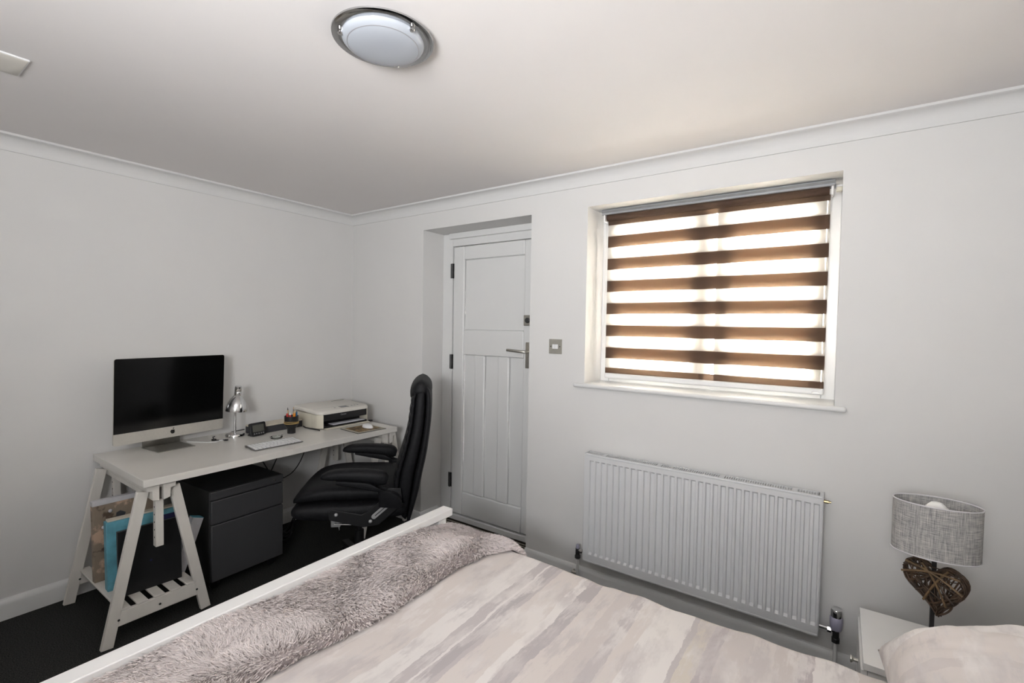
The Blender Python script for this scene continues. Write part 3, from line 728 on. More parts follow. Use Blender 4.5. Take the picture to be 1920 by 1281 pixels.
# body with an open front bay: back block plus two front cheeks and a floor
MB().grid([[(x, y, z) for x, y in [(a if a < .07 else .07, b) for a, b in Pb]] for z in (.0008, .098)], closeu=True, capends=True).build('rear_body', 'cream', pr, bevel=.002)
def cheek(s, inner):
    pts = [(x, y) for x, y in Pb if x > .069 and y*s > inner]
    pts = sorted(pts, key=lambda p: math.atan2(p[1]*s-inner, p[0]-.07))
    poly = [(.0702, s*inner), (hd2, s*inner)] + pts + [(.0702, s*hw)]
    MB().grid([[(x, y, z) for x, y in poly] for z in (.004, .098)], closeu=True, capends=True).build('cheek', 'cream', pr, bevel=.002)
cheek(-1, .176); cheek(1, .176)
MB().box(.0705, .1615, -.1755, .1755, .004, .018).build('bay_floor', 'black', pr)
MB().box(.0705, .075, -.1755, .1755, .0185, .098).build('bay_back', 'black', pr)
bh = MB().box(.076, .160, -.1755, .1755, .052, .0978).build('bay_hood', 'black', pr, bevel=.003)
MB().box(.100, .176, -.168, .168, .0182, .0205).build('paper_tray', 'black', pr, bevel=.001, seg=1)
MB().box(.110, .172, -.105, .150, .0207, .0235).build('paper_sheets', 'paper', pr)
ft = MB().box(.1665, .198, -.176, .176, .0012, .008).build('front_flap', 'cream', pr, bevel=.004)
MB().box(.176, .200, .178, .200, .004, .016).build('flap_hinge', 'black', pr, bevel=.003)
rows = []
for z, k in ((.0984, 1.0), (.108, 1.0), (.117, .985), (.122, .95)):
    rows.append([(x*k, y*k, z+.012*(hd2-x)/(2*hd2)) for x, y in rbody(0, 0, hw+.001, hd2+.001, .056)])
MB().grid(rows, closeu=True, capends=True).build('scanner_lid', 'lidwhite', pr, smooth=True, angle=40)
zl = lambda x: .122+.012*(hd2-x)/(2*hd2)
def on_lid(n, x0, x1, y0, y1, m, h=.0012):
    MB().add([(x, y, zl(x)+k) for k in (.0002, h) for x, y in ((x0, y0), (x1, y0), (x1, y1), (x0, y1))], [(0, 1, 2, 3), (4, 5, 6, 7), (0, 1, 5, 4), (1, 2, 6, 5), (2, 3, 7, 6), (3, 0, 4, 7)]).build(n, m, pr)
on_lid('lid_screen', .082, .125, -.010, .052, 'greyplastic')
for y in (.080, .105, .130): on_lid('lid_button', .098, .110, y, y+.012, 'print_grey')
on_lid('lid_button', .095, .107, -.055, -.043, 'print_grey')
on_lid('lid_slot', -.125, -.119, .07, .175, 'darkgrey'); on_lid('lid_seam', .06, .0613, -.19, .19, 'print_grey', .0006)
mt4 = Matrix.Translation((.1606, -.02, .084)) @ Matrix(((0, 0, 1, 0), (1, 0, 0, 0), (0, 1, 0, 0), (0, 0, 0, 1)))
text_mesh('Canon', .017, .0004, 'maker_name', 'print_grey', pr, mt4)
MB().lathe([(.008, 0), (.008, .002), (0, .0025)], 12, (hd2-.0225, -.1835, .02), mtx=Matrix.Rotation(radians(-25), 3, 'Z') @ Matrix.Rotation(pi/2, 3, 'Y')).build('badge', 'print_grey', pr)
cb = MB().tube([(-.02, -.212, .004), (.03, -.228, .004), (.10, -.222, .004), (.16, -.212, .004), (.185, -.218, .004)], .004, 8).build('printer_cable', 'black', pr, smooth=True)

# ---- mouse mat and mouse
pad = thing('mouse_mat', 'square mouse mat with a brown picture in front of the printer', 'mat', (.602, -.357, Z), radians(-4))
MB().box(-.105, .105, -.110, .110, 0, .003).build('mat_base', 'black', pad)
MB().box(-.103, .103, -.108, .108, .0031, .0040).build('mat_border', 'mousepad', pad)
M['matpic'] = mat('brown_gold_picture', (.30, .19, .07), .6, nscale=38, col2=(.03, .022, .015))
MB().box(-.082, .082, -.088, .088, .0041, .0046).build('mat_picture', 'matpic', pad)
ms = thing('mouse', 'smooth white mouse sitting on the mouse mat', 'mouse', (.600, -.318, Z+.0048), radians(-8))
rows = []
for k in range(9):
    t = k/8; zc = .021*sin(t*pi/2); rr = cos(t*pi/2)**.55 if t < 1 else .0
    rows.append([(.053*rr*cos(a)*1.0, .029*rr*sin(a)*(1-.08*cos(a)), zc*(1-.18*cos(a)*rr)) for a in np.linspace(0, 2*pi, 33)[:-1]])
MB().grid(rows[:-1] + [[(0.001*cos(a), .001*sin(a), .021) for a in np.linspace(0, 2*pi, 33)[:-1]]], closeu=True, capends=True).build('mouse_shell', 'white', ms, smooth=True, angle=70)

# ---- keyboard
ky = thing('keyboard', 'slim aluminium keyboard with white keys on the desk', 'keyboard', (.556, -.948, Z), radians(-2.4))
kw, kd = .140, .064
M['plategrey'] = mat('grey_aluminium_plate', (0.17, 0.165, 0.16), 0.5, 0.3, nscale=60, namt=0.05)
mk = Matrix.Rotation(radians(3.5), 4, 'Y')
kb2 = Matrix.Translation((0, 0, .0085)) @ mk
at(MB().box(-kd, kd, -kw, kw, -.003, .0), kb2)  .build('keyboard_plate', 'plategrey', ky, bevel=.001)
kc = MB(); kc.tube([(-kd+.006, -kw, .0072), (-kd+.006, kw, .0072)], .0070, 14); kc.build('battery_tube', 'alu', ky, smooth=True)
keys = MB()
rowsz = [('f', 14), ('n', 14), ('n', 14), ('n', 13), ('n', 12), ('s', 9)]
x = -kd+.014
for kind, n in rowsz:
    h = .009 if kind == 'f' else .0155; y = -kw+.004; tot = 2*kw-.008; u = tot/n
    wd_ = [u]*n
    if kind == 's': wd_ = [u*.72]*4+[u*3.2]+[u*.72]*3+[u*.0+tot-u*.72*7-u*3.2]
    for w in wd_:
        if w > .004: at(MB(), kb2); keys.box(x, x+h, y+.0021, y+w-.0021, .0002, .0030)
        y += w
    x += h+.0036
o = at(keys, kb2).build('keys', 'white', ky); o['kind'] = 'stuff'

# ---- little things
ad = thing('card_reader', 'tiny black plug-in adapter with a hooked tip beside the computer', 'adapter', (.185, -1.120, Z), .5)
MB().box(-.010, .012, -.009, .009, 0, .012).build('head', 'black', ad, bevel=.003)
MB().tube([(.012, 0, .005), (.045, .010, .004), (.060, .016, .004)], .0026, 8).build('lead', 'black', ad); MB().box(.058, .078, .008, .024, 0, .008).build('plug', 'black', ad, bevel=.003)
MB().tube([(-.004, .004, .011), (-.012, .008, .020), (-.004, .016, .023)], .0028, 8).build('hook', 'black', ad)
wc = thing('white_cable', 'loose white charging cable lying beside the computer', 'cable', (.15, -1.2, Z))
MB().tube([(-.05, -.03, .0024), (.0, .0, .0024), (.06, .035, .0024), (.085, .075, .0024), (.07, .10, .0024)], .0022, 8).build('lead', 'white', wc, smooth=True)
MB().box(.055, .075, .098, .122, 0, .006).build('plug', 'white', wc, bevel=.002)
ds_ = thing('glass_dish', 'small clear glass dish behind the keyboard', 'dish', (.418, -.862, Z))
M['clearglass'] = glass_mat('clear_glass', (.86, .88, .86))
MB().lathe([(0, .0), (.026, .0), (.034, .006), (.036, .014), (.034, .014), (.031, .008), (.024, .004), (0, .0035)], 28).build('dish_bowl', 'clearglass', ds_, smooth=True)
for s in (-1, 1): MB().tube([(.0, s*.030, .012), (-.008, s*.036, .016), (-.002, s*.043, .017)], .003, 8).build('dish_handle', 'greyplastic', ds_)

# cables hanging under the desk
for k, (pts, lab) in enumerate(((([(.03, -.80, .69), (.05, -.78, .55), (.10, -.72, .38), (.06, -.70, .20), (.05, -.68, .004)]), 'black cable hanging straight down the wall behind the filing cabinet'),
                 (([(.04, -.62, .69), (.09, -.64, .60), (.14, -.74, .46), (.12, -.80, .30), (.08, -.82, .004)]), 'black cable sagging in a curve under the middle of the desk'),
                 (([(.05, -.42, .69), (.10, -.48, .52), (.16, -.62, .40), (.10, -.78, .36)]), 'black cable looping sideways below the printer'))):
    P = [Vector(p) for p in pts]; out = []
    for i in range(len(P)-1):
        for t in np.linspace(0, 1, 6)[:-1]:
            p0, p1, p2, p3 = P[max(i-1, 0)], P[i], P[i+1], P[min(i+2, len(P)-1)]
            out.append(.5*((2*p1)+(p2-p0)*t+(2*p0-5*p1+4*p2-p3)*t*t+(3*p1-p0-3*p2+p3)*t**3))
    out.append(P[-1])
    tag(MB().tube(out, .0035, 8).build('hanging_cable', 'black', smooth=True), lab, 'cable')
cbn = MB()
for k in range(5):
    c0 = Vector((.28, -.74, .10)); pts = [(c0.x+.05*cos(a+k)+.01*k, c0.y+(.05+.008*k)*sin(a+k*.7), .03+.02*k+.03*sin(2*a+k)) for a in np.linspace(0, 2*pi, 24)]
    cbn.tube([(p[0], p[1], max(p[2], .006)) for p in pts], .004, 8, cap=False)
o = cbn.build('cable_bundle', 'black', smooth=True); tag(o, 'tangled bundle of black cables on the carpet beside the filing cabinet', 'cables'); o['kind'] = 'stuff'
# ================================================================== OFFICE CHAIR
M['satin'] = mat('satin_silver', (0.42, 0.42, 0.42), 0.4, 0.3, nscale=60, namt=0.05)
oc = thing('office_chair', 'black leather high-backed office chair turned towards the desk', 'chair', (1.25, -.47, 0), radians(180+44))
def sweep(stations, n=28, p=2.6, yc=0.0):
    rows = []
    for (fx, fz), (bx, bz), w in stations:
        c = Vector(((fx+bx)/2, yc, (fz+bz)/2)); h = Vector(((fx-bx)/2, 0, (fz-bz)/2)); row = []
        for k in range(n):
            a = 2*pi*k/n; ca, sa = cos(a), sin(a)
            row.append(c + Vector((0, w*math.copysign(abs(ca)**(2/p), ca), 0)) + h*math.copysign(abs(sa)**(2/p), sa))
        rows.append(row)
    return MB().grid(rows, closeu=True, capends=True)
def interp(st, m):
    out = []; t = np.linspace(0, len(st)-1, m)
    for q in t:
        i = min(int(q), len(st)-2); f = q-i
        P = [st[max(i-1, 0)], st[i], st[i+1], st[min(i+2, len(st)-1)]]
        fl = lambda s: np.array([s[0][0], s[0][1], s[1][0], s[1][1], s[2]])
        p0, p1, p2, p3 = map(fl, P)
        v = .5*((2*p1)+(p2-p0)*f+(2*p0-5*p1+4*p2-p3)*f*f+(3*p1-p0-3*p2+p3)*f**3)
        out.append(((v[0], v[1]), (v[2], v[3]), v[4]))
    return out
BK = [((.098, .435), (.035, .37), .22), ((.125, .52), (-.010, .53), .245), ((.122, .63), (-.032, .64), .252), ((.101, .712), (-.052, .736), .255), ((.070, .82), (-.066, .84), .255),
      ((.051, .909), (-.075, .93), .25), ((.040, 1.0), (-.078, 1.01), .245), ((.030, 1.06), (-.072, 1.08), .235), ((.006, 1.112), (-.050, 1.122), .20)]
def part_of(st, a, b, dw=0): return [((f_[0]*b+k_[0]*(1-b), f_[1]*b+k_[1]*(1-b)), (f_[0]*a+k_[0]*(1-a), f_[1]*a+k_[1]*(1-a)), w+dw) for f_, k_, w in st]
st = interp(BK, 34)
sweep(part_of(st, 0.0, .30, .004), p=4).build('back_shell', 'leather', oc, smooth=True, angle=70)
sweep(part_of(st, .27, .80, 0), p=5).build('back_body', 'leather', oc, smooth=True, angle=70)
front = part_of(st, .72, 1.0, -.004); f2 = []
for i, (a, b, w) in enumerate(front):
    z = a[1]; k = .5+.5*cos((z-.44)/.052*2*pi)
    r = .010*(1-k**3) if .72 < z < 1.07 else .008
    f2.append(((a[0]+r-.004, a[1]), b, w))
front = part_of(interp(BK, 110), .72, 1.0, -.004); f2 = []
for a, b, w in front:
    k = abs(sin((a[1]-.44)/.048*pi)); f2.append(((a[0]-.008+.012*k**.5, a[1]), b, w))
sweep(f2, p=3.2).build('back_cushion', 'leather', oc, smooth=True, angle=80)
HD = [((.046, 1.045), (-.074, 1.062), .20), ((.046, 1.078), (-.078, 1.084), .228), ((.038, 1.110), (-.072, 1.114), .226), ((.018, 1.134), (-.052, 1.136), .212), ((-.008, 1.146), (-.028, 1.1465), .17)]
sweep(interp(HD, 18), p=3).build('headrest', 'leather', oc, smooth=True, angle=80)
SE = [((.050, .505), (.050, .43), .22), ((.09, .512), (.09, .412), .255), ((.30, .510), (.30, .405), .262), ((.50, .508), (.50, .408), .262), ((.60, .497), (.60, .42), .255), ((.638, .475), (.636, .44), .23)]
sweep(interp(SE, 24), p=5).build('seat_base', 'leather', oc, smooth=True, angle=70)
SC = [((.07, .555), (.07, .506), .20), ((.11, .590), (.11, .503), .245), ((.30, .600), (.30, .503), .252), ((.46, .600), (.46, .503), .252), ((.575, .574), (.575, .500), .245), ((.634, .526), (.630, .494), .21)]
sweep(interp(SC, 24), p=3.4).build('seat_cushion', 'leather', oc, smooth=True, angle=80)
for s in (-1, 1):
    yc = s*.292; up_ = .014 if s > 0 else 0.0
    AR = [((.140, .640), (.150, .606), .022), ((.165, .670), (.175, .600), .034), ((.25, .684), (.25, .615), .040), ((.36, .688), (.36, .630), .040), ((.435, .680), (.435, .634), .037), ((.472, .662), (.472, .642), .026)]
    AR = [((a[0], a[1]+up_), (b[0], b[1]+up_), w) for a, b, w in AR]
    sweep(interp(AR, 18), p=2.6, yc=yc).build('arm_pad', 'leather', oc, smooth=True, angle=80)
    ST = [((.40, .645), (.40, .622), .018), ((.30, .640), (.295, .600), .026), ((.235, .632), (.195, .580), .028), ((.200, .60), (.110, .570), .028), ((.190, .55), (.075, .535), .026), ((.19, .50), (.07, .49), .020)]
    sweep(interp(ST, 16), p=4, yc=yc-s*.004).build('arm_strap', 'leather', oc, smooth=True, angle=70)
    pl = MB(); poly = [(.07, .50), (.19, .395), (.27, .385), (.44, .43), (.445, .47), (.425, .485), (.28, .452), (.24, .47), (.165, .54), (.145, .585), (.08, .585)]
    y0 = s*.266; pl.prism(poly, y0, y0+s*.007); pl.build('side_bracket', 'black', oc, bevel=.002)
    d = Vector((.107, 0, -.092)).normalized()
    sl_ = MB(); A = Vector((.108, y0+s*.0085, .533)); B = Vector((.215, y0+s*.0085, .441)); nrm = Vector((-d.z, 0, d.x))
    ol = [A + nrm*(.013*cos(a)) - d*(.013*sin(a)) for a in np.linspace(0, pi, 9)] + [B - nrm*(.013*cos(a)) + d*(.013*sin(a)) for a in np.linspace(0, pi, 9)]
    sl_.grid([[p + Vector((0, t, 0)) for p in ol] for t in (0, s*.004)], closeu=True, capends=True); so = sl_.build('slot_trim', 'satin', oc, bevel=.0015)
    g_ = MB().bar(tuple(A+Vector((.006, s*.0045, -.005))), tuple(B+Vector((-.006, s*.0045, .005))), .002, .004); g_.build('slot_groove', 'darkchrome', so)
    for fx, fz in ((.117, .556), (.233, .416), (.405, .458)):
        b_ = MB(); b_.lathe([(.0095, 0), (.009, .004), (.006, .0075), (0, .009)], 16, (fx, y0+s*.007, fz), mtx=Matrix.Rotation(-s*pi/2, 3, 'X')); b_.build('cap_bolt', 'satin', oc, smooth=True)
mc = MB(); mc.box(.22, .44, -.10, .10, .375, .404); mc.build('tilt_plate', 'black', oc, bevel=.004)
MB().box(.405, .455, .10, .16, .345, .395).build('tilt_bracket', 'satin', oc, bevel=.004)
tb = MB(); tb.tube([(.43, .16, .375), (.43, .19, .375), (.33, .20, .372)], .004, 8); tb.tube([(.42, .13, .345), (.40, .20, .342)], .004, 8); tb.build('tilt_lever', 'chrome', oc, smooth=True)
gs = MB(); gs.tube([(.33, 0, .12), (.33, 0, .26)], .026, 18); gs.tube([(.33, 0, .26), (.33, 0, .376)], .016, 16); gs.build('gas_column', 'black', oc, bevel=.002)
sb = MB(); sb.tube([(.33, 0, .075), (.33, 0, .125)], .045, 20)
for k in range(5):
    a = 2*pi*k/5+.12; sb.bar((.33, 0, .105), (.33+.29*cos(a), .29*sin(a), .078), .045, .028)
sb.build('star_base', 'black', oc, bevel=.006)
for k in range(5):
    a = 2*pi*k/5+.12; cx, cy = .33+.275*cos(a), .275*sin(a); t = Vector((-sin(a), cos(a), 0))
    c = MB()
    for s in (-1, 1):
        q0 = Vector((cx, cy, .0265)) + t*(s*.010); c.tube([tuple(q0), tuple(q0+t*(s*.016))], .026, 18)
    c.tube([(cx, cy, .02), (cx, cy, .072)], .007, 8)
    w = c.build('castor', 'black', oc, bevel=.003)
    rr = MB()
    for s in (-1, 1):
        q0 = Vector((cx, cy, .0265)) + t*(s*.0262); rr.lathe([(.020, 0), (.022, .001), (.020, .002), (.018, .001), (.020, 0)], 18, tuple(q0), mtx=t.to_track_quat('Z', 'Y').to_matrix())
    rr.build('castor_ring', 'chrome', w)

# ================================================================== BED
bd = thing('bed', 'white painted wooden bed with a slatted footboard facing the desk', 'bed', (0, 0, 0))
FX0, FX1, FZ = 1.752, 1.810, .600
BY0, BY1 = -2.330, -.790
MB().box(FX0, FX1, BY0, BY1, FZ-.033, FZ).build('footboard_rail', 'bedwood', bd, bevel=.003)
for y in (BY1-.085, BY0+.035): MB().box(FX0+.006, FX1-.006, y, y+.048, .0005, FZ-.0335).build('foot_post', 'bedwood', bd, bevel=.003)
MB().box(FX0+.014, FX1-.014, BY0+.084, BY1-.086, .16, .26).build('footboard_lower_rail', 'bedwood', bd, bevel=.003)
ys = np.linspace(BY0+.10, BY1-.19, 12)
for y in ys: MB().box(FX0+.019, FX1-.019, y, y+.085, .2605, FZ-.0335).build('footboard_slat', 'bedwood', bd, bevel=.002)
for y in (BY1-.062, BY0+.037): MB().box(FX1-.0055, 3.735, y, y+.026, .17, .30).build('side_rail', 'bedwood', bd, bevel=.003)
MB().box(3.735, 3.778, BY0, BY1, .12, .95).build('headboard_panel', 'bedwood', bd, bevel=.004)
for y in (BY1-.052, BY0+.002): MB().box(3.736, 3.777, y, y+.05, .0005, .1195).build('head_leg', 'bedwood', bd, bevel=.002)
MB().box(FX1-.0055, 3.735, BY0+.064, BY1-.063, .262, .280).build('slat_base', 'bedwood', bd)
tag(MB().box(1.830, 3.728, -2.285, -.838, .2805, .490).build('mattress', 'mattress', bevel=.035, seg=4), 'deep white mattress under the striped duvet on the bed', 'mattress')

# duvet
DYE = -.792
def duvet_pt(x, y):
    """x along bed, y = arc coordinate across the bed (past the edge it turns down)"""
    n1 = nz(x*1.7, y*2.1, 3); n2 = nz(x*5+2*n1, y*3.2, 7); n3 = nz(x*13, y*7+n2, 11)
    top = .512 + .013*n1 + .010*n2 + .0035*n3
    # pulled folds running across from the window edge
    e = max(0, 1-(DYE-y)/.5)
    top += .006*e*sin(x*19+3*n1+6*y)*max(0, n2+.45)
    over = y-DYE
    R = .045
    ey = DYE + .007*nz(x*4.2, 1.5) + .007*nz(x*13, 4.2)
    if over <= -R: yy, zz = y + (ey-DYE)*max(0, 1-(DYE-y)/.3), top
    else:
        s = over+R; a = min(s/R, pi/2); yy = ey-R+R*sin(a); zz = top-R*(1-cos(a))
        d = max(0, s-R*pi/2); zz -= d; yy += .012*sin(x*16+2*n1)*min(1, d/.08)
    return yy, zz
def duvet_surface(x, y, lift=0):
    yl = -2.312
    if y < yl+.045:
        R = .045; s = yl+.045-y; a = min(s/R, pi/2); _, z = duvet_pt(x, yl+.045); return (x, yl+.045-R*sin(a), z-R*(1-cos(a))-max(0, s-R*pi/2)+lift)
    yy, zz = duvet_pt(x, y); return (x, yy, zz+lift)
gx = np.linspace(1.838, 3.62, 240); gy = np.concatenate([np.linspace(-2.42, -2.26, 12), np.linspace(-2.25, -1.0, 130), np.linspace(-.99, -.56, 70)])
rows = [[duvet_surface(x, y) for y in gy] for x in gx]
dv = MB().grid(rows); o = dv.build('duvet', 'duvet', smooth=True, angle=180)
sd = o.modifiers.new('solid', 'SOLIDIFY'); sd.thickness = .02; sd.offset = -1
tag(o, 'cream and grey brush-striped duvet spread over the bed', 'duvet')

# fleece throw folded along the foot of the bed
EX = [(-2.40, 2.03), (-1.81, 2.060), (-1.64, 2.076), (-1.46, 2.082), (-1.24, 2.097), (-1.05, 2.100), (-.92, 2.112), (-.83, 2.165), (-.78, 2.20), (-.60, 2.215)]
def throw_edge(y): return float(np.interp(y, [a for a, b in EX], [b for a, b in EX])) + .006*nz(y*9, 2.2)
def throw_pt(t, y):
    """t 0..1 from rail to inner edge"""
    xe = throw_edge(min(y, -.60)); x0 = 1.817
    x = x0 + (xe-x0)*t
    d = max(.012, .045 + .009*nz(x*3, y*2.2, 5) + .0025*nz(x*9, y*7, 8))
    d += .014*math.exp(-((t-.0)/.25)**2) + .020*math.exp(-((t-.80)/.16)**2)*(.5+.5*min(1, max(0, (y+1.6)/.6)))
    d *= 1-.50*min(1, max(0, (y+1.0)/.16))*min(1, max(0, (t-.5)/.2))
    d *= 1-.72*min(1, max(0, (y+1.02)/.20))*min(1, max(0, (.72-t)/.25))
    edge = min(1, (1-t)/.10); d = .004 + d*math.sqrt(max(0, 1-(1-edge)**2))
    X, Y_, Z_ = duvet_surface(max(x, 1.838), min(y, -.66 if t > .45 else -.72))
    h = max(0, (y - (DYE-.05))); 
    return Vector((x, Y_ + d*min(1, h/.07)*.8, Z_ + d*max(.0, 1-h/.10)+ .004))
tt = np.linspace(0, 1, 46); yv = np.concatenate([np.linspace(-2.40, -1.0, 150), np.linspace(-.99, -.66, 60)])
TG = [[throw_pt(t, y) for t in tt] for y in yv]
th = thing('throw', 'shaggy mauve-grey fleece throw folded across the foot of the bed', 'throw', (0, 0, 0))
bo_ = MB().grid(TG).build('throw_base', 'fleecebase', th, smooth=True, angle=180)
sd = bo_.modifiers.new('solid', 'SOLIDIFY'); sd.thickness = .006; sd.offset = -1
# pile: leaning tufts
G = np.array([[list(p) for p in r] for r in TG]); NY, NT, _ = G.shape
NT_F = 90000
ry = rng.random(NT_F)*(NY-1.001); rt_ = rng.random(NT_F)*(NT-1.001)
i, j = ry.astype(int), rt_.astype(int); fy, ft_ = (ry-i)[:, None], (rt_-j)[:, None]
P0_ = G[i, j]*(1-fy)*(1-ft_)+G[i+1, j]*fy*(1-ft_)+G[i, j+1]*(1-fy)*ft_+G[i+1, j+1]*fy*ft_
du = G[i+1, j]-G[i, j]; dw = G[i, j+1]-G[i, j]
nn = np.cross(dw, du); nn /= np.linalg.norm(nn, axis=1)[:, None]+1e-9; nn[nn[:, 2] < -.2] *= -1
def smooth_noise(P, s, seed):
    return np.array([noise.noise(Vector((p[0]*s+seed, p[1]*s, p[2]*s))) for p in P])
ang = 2*pi*(smooth_noise(P0_, 3.2, 1.3)*.75+.09*rng.standard_normal(NT_F)) - 1.0
lean = .75+.5*rng.random(NT_F)
tx = np.stack([np.cos(ang), np.sin(ang), np.zeros(NT_F)], 1); tx -= nn*(tx*nn).sum(1)[:, None]
dirv = nn + tx*lean[:, None]; dirv /= np.linalg.norm(dirv, axis=1)[:, None]
L_ = (.012+.010*rng.random(NT_F))[:, None]; wv = np.cross(dirv, rng.standard_normal((NT_F, 3))); wv /= np.linalg.norm(wv, axis=1)[:, None]; wv *= .0018
base = P0_ - nn*.001
mid = base + dirv*L_*.55 + nn*.001; tip = base + (dirv + tx*.35)*L_
V = np.stack([base-wv, base+wv, mid+wv*.9, mid-wv*.9, tip], 1).reshape(-1, 3)
me = bpy.data.meshes.new('pile'); nV = len(V); me.vertices.add(nV); me.vertices.foreach_set('co', V.astype(np.float32).ravel())
b5 = (np.arange(NT_F)*5)[:, None]
loops = np.concatenate([b5+np.array([[0, 1, 2, 3]]), b5+np.array([[3, 2, 4]])], 1).ravel()
me.loops.add(len(loops)); me.loops.foreach_set('vertex_index', loops.astype(np.int32))
ls = (np.arange(NT_F)[:, None]*7+np.array([[0, 4]])).ravel(); me.polygons.add(len(ls)); me.polygons.foreach_set('loop_start', ls.astype(np.int32))
me.update(); me.validate(); me.materials.append(M['fleece']); me.polygons.foreach_set('use_smooth', [True]*len(me.polygons))
pf = bpy.data.objects.new('pile', me); COL.objects.link(pf); pf.parent = th; pf['kind'] = 'stuff'

# pillows
def pillow(name, label, loc, rot, w, h, t, m, seed, flange=.0):
    rows = []
    n, k = 60, 44
    for s in (1, -1):
        R_ = []
        for a in np.linspace(-1, 1, n):
            r = []
            for b in np.linspace(-1, 1, k):
                pin = 1-.07*(1-abs(b)**2)*abs(a)**3; pin2 = 1-.07*(1-abs(a)**2)*abs(b)**3
                e = max(0, (1-abs(a)**2.3))*max(0, (1-abs(b)**2.3)); z = s*(t*.5)*e**.5
                wr = nz(a*3+seed, b*3, s)*.014+nz(a*8+seed, b*6, s)*.006+.010*sin(9*a+5*b+3*nz(a*2, b*2, seed))*max(0, abs(a)-.3)
                r.append((b*h/2*pin2, a*w/2*pin, z+wr*min(1, e*2.2)))
            R_.append(r)
        rows.append(R_)
    mb = MB(); mb.grid(rows[0]); mb.grid(rows[1])
    from mathutils import Euler
    rm = Euler(rot).to_matrix(); ri = rm.inverted(); out = []
    for p in mb.v:                                   # soft pillow: flattened where it meets the bed and the headboard
        q = rm @ Vector(p) + Vector(loc)
        q.z = max(q.z, .534); q.x = min(q.x, 3.730)
        out.append(tuple(ri @ (q-Vector(loc))))
    mb.v = out
    o = mb.build(name, m, loc=loc, rot=rot, smooth=True, angle=180)
    return tag(o, label, 'pillow')
pillow('pillow', 'large cream striped pillow propped against the headboard beside the bedside table', (3.585, -1.110, .664), (0, radians(-16), 0), .54, .45, .32, 'pillowcase', 1.3)
pillow('pillow', 'plain grey-lilac pillow lying beside the striped pillow, nearer the bed middle', (3.575, -1.640, .780), (0, radians(-8), 0), .74, .48, .27, 'pillowgrey', 5.1)

# ================================================================== BEDSIDE TABLE AND LAMP
nsd = thing('bedside_table', 'low white gloss bedside table between the bed and the window wall', 'table', (3.354, -.571, 0))
MB().box(0, .402, 0, .370, .378, .400).build('table_top', 'nightstand', nsd, bevel=.001, seg=1)
MB().box(.012, .390, .012, .358, .06, .3775).build('cabinet_body', 'nightstand', nsd, bevel=.002)
for z0, z1 in ((.07, .215), (.222, .370)):
    d_ = MB().box(-.006, .0115, .014, .356, z0, z1).build('drawer', 'nightstand', nsd, bevel=.002)
    MB().lathe([(.006, 0), (.006, .012), (.012, .018), (.012, .022), (0, .024)], 16, (-.006, .185, (z0+z1)/2), mtx=Matrix.Rotation(-pi/2, 3, 'Y')).build('knob', 'nickel', d_)
for a in (.02, .352):
    for b in (.02, .32): MB().box(a, a+.03, b, b+.03, .0005, .0595).build('leg', 'nightstand', nsd)

tl = thing('table_lamp', 'table lamp with oval grey linen shade and woven twig heart on its stem', 'lamp', (3.540, -.350, .4004))
MB().box(-.045, .045, -.045, .045, 0, .012).build('lamp_base', 'poleblack', tl, bevel=.003)
MB().box(-.006, .006, -.006, .006, .014, .345).build('lamp_stem', 'poleblack', tl, bevel=.001)
A_, B_ = .1135, .070
el = lambda k, z, n=72: [(A_*k*cos(2*pi*i/n), B_*k*sin(2*pi*i/n), z) for i in range(n)]
z0, z1 = .320, .490
o = MB().grid([el(1, z0), el(1, z1), el(.985, z1), el(.985, z0)] , closeu=True)
o.grid([el(.985, z0), el(1, z0)], closeu=True)
sh = o.build('lamp_shade', 'linen', tl, smooth=True, angle=40, rot=(0, 0, radians(3)))
for z in (z0, z1): MB().tube(el(.998, z)+el(.998, z)[:1], .0022, 6, cap=False).build('shade_rim', 'whitecard', sh)
sp_ = MB()
for a in (0, pi/2, pi, 3*pi/2): sp_.tube([(0, 0, .345), (A_*.98*cos(a), B_*.98*sin(a), .345)], .002, 6)
sp_.build('shade_spider', 'poleblack', tl)
MB().lathe([(.014, .345), (.014, .385), (.016, .40), (.029, .425), (.033, .45), (.029, .475), (.015, .490), (0, .494)], 28).build('bulb', 'bulb', tl, smooth=True)
MB().lathe([(.016, .335), (.016, .372), (.0, .373)], 16).build('socket', 'poleblack', tl)
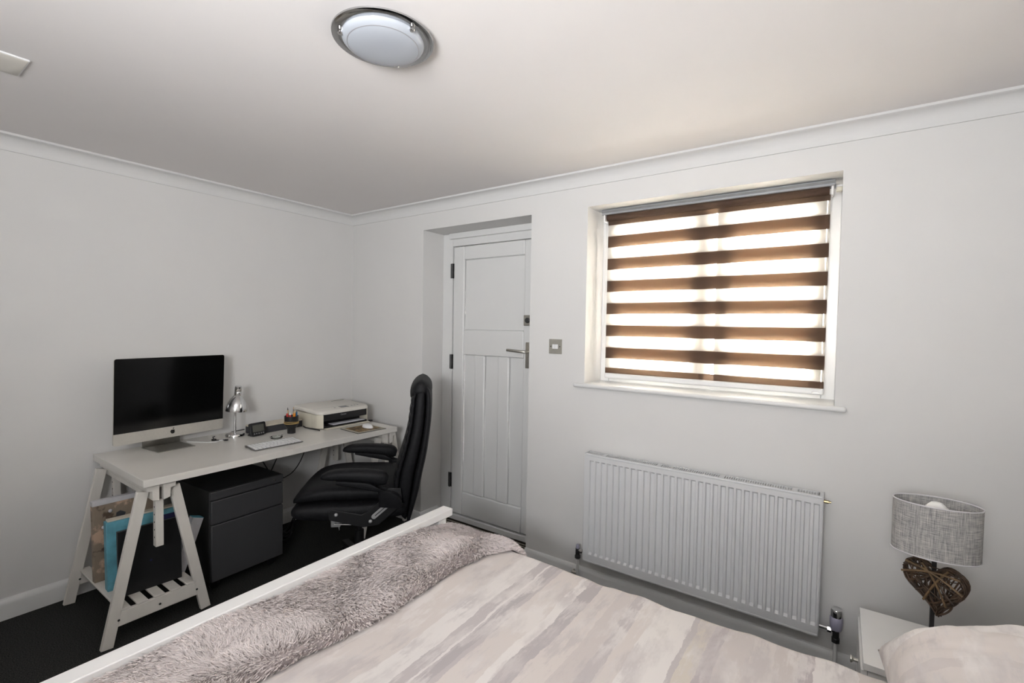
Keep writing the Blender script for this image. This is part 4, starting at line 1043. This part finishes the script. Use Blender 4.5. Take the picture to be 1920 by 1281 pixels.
# woven heart
hz = .203
hr = Matrix.Translation((0, 0, hz)) @ Matrix.Rotation(radians(-28), 4, 'Z') @ Matrix.Rotation(radians(3), 4, 'Y')
def heart(t, k=1.0):
    x = 16*sin(t)**3; z = 13*cos(t)-5*cos(2*t)-2*cos(3*t)-cos(4*t)
    zz = (z+2.5)/17*.098*k
    return Vector((x/17*.090*k - (.28*zz if zz < 0 else 0), 0, zz))
hw_ = MB(); r_ = random.Random(4)
for q in range(34):
    t0 = r_.random()*2*pi; span = 1.2+r_.random()*1.8; k = .90+.10*r_.random(); off = (r_.random()-.5)*.028
    pts = [heart(t0+span*s, k+.03*sin(9*s+q)) + Vector((0, off+.004*sin(5*s+q), 0)) for s in np.linspace(0, 1, 14)]
    hw_.tube([hr @ p for p in pts], .0022+.0012*r_.random(), 6)
for q in range(120):
    a, b = r_.random()*2*pi, r_.random()*2*pi
    p, s_ = heart(a, .97), heart(b, .97)
    if (p-s_).length < .05: continue
    mid_ = (p+s_)/2 + Vector(((r_.random()-.5)*.03, 0, (r_.random()-.5)*.03))
    # keep the middle inside the outline near the notch
    if mid_.z > .035 and abs(mid_.x) < .02: continue
    off = (r_.random()-.5)*.036; pts = []
    for s in np.linspace(0, 1, 9):
        v = p*(1-s)**2 + mid_*2*s*(1-s) + s_*s*s; pts.append(hr @ (v + Vector((0, off+.006*sin(6*s+q), 0))))
    hw_.tube(pts, .0016+.0016*r_.random(), 6)
ho = hw_.build('woven_heart', 'twig', tl, smooth=True, angle=60); ho['kind'] = 'stuff'
for a, b, o_ in ((1.25, 4.6, -.021), (1.7, 5.0, -.022), (.9, 3.9, -.020), (2.3, 5.5, -.021)):
    p, s_ = heart(a, .98), heart(b, .98)
    pts = [hr @ (p*(1-s)+s_*s + Vector((0, o_, .012*sin(pi*s)))) for s in np.linspace(0, 1, 9)]
    MB().tube(pts, .0034, 8).build('twig', 'twiglight', tl, smooth=True)

# ================================================================== DOOR MAT
dm = thing('door_mat', 'brown door mat with double beige border lines inside the doorway', 'mat', (0, 0, 0))
mx0, mx1, my0, my1 = .826, 1.690, -.34, .196
MB().box(mx0, mx1, my0, my1, .0005, .009).build('mat_pile', 'matbrown', dm, bevel=.003)
for ins in (.030, .058):
    a0, a1, b0, b1 = mx0+ins, mx1-ins, my0+ins, my1-ins; w = .011
    m = MB(); o_ = [(a0, b0), (a1, b0), (a1, b1), (a0, b1)]; i_ = [(a0+w, b0+w), (a1-w, b0+w), (a1-w, b1-w), (a0+w, b1-w)]
    vs = [(x, y, z) for z in (.0085, .0105) for P in (o_, i_) for x, y in P]
    fs = []
    for k in range(4):
        n_ = (k+1) % 4
        fs += [(k, n_, 4+n_, 4+k), (8+k, 8+n_, 12+n_, 12+k), (k, n_, 8+n_, 8+k), (4+k, 4+n_, 12+n_, 12+k)]
    m.add(vs, fs).build('border_line', 'matbeige', dm)
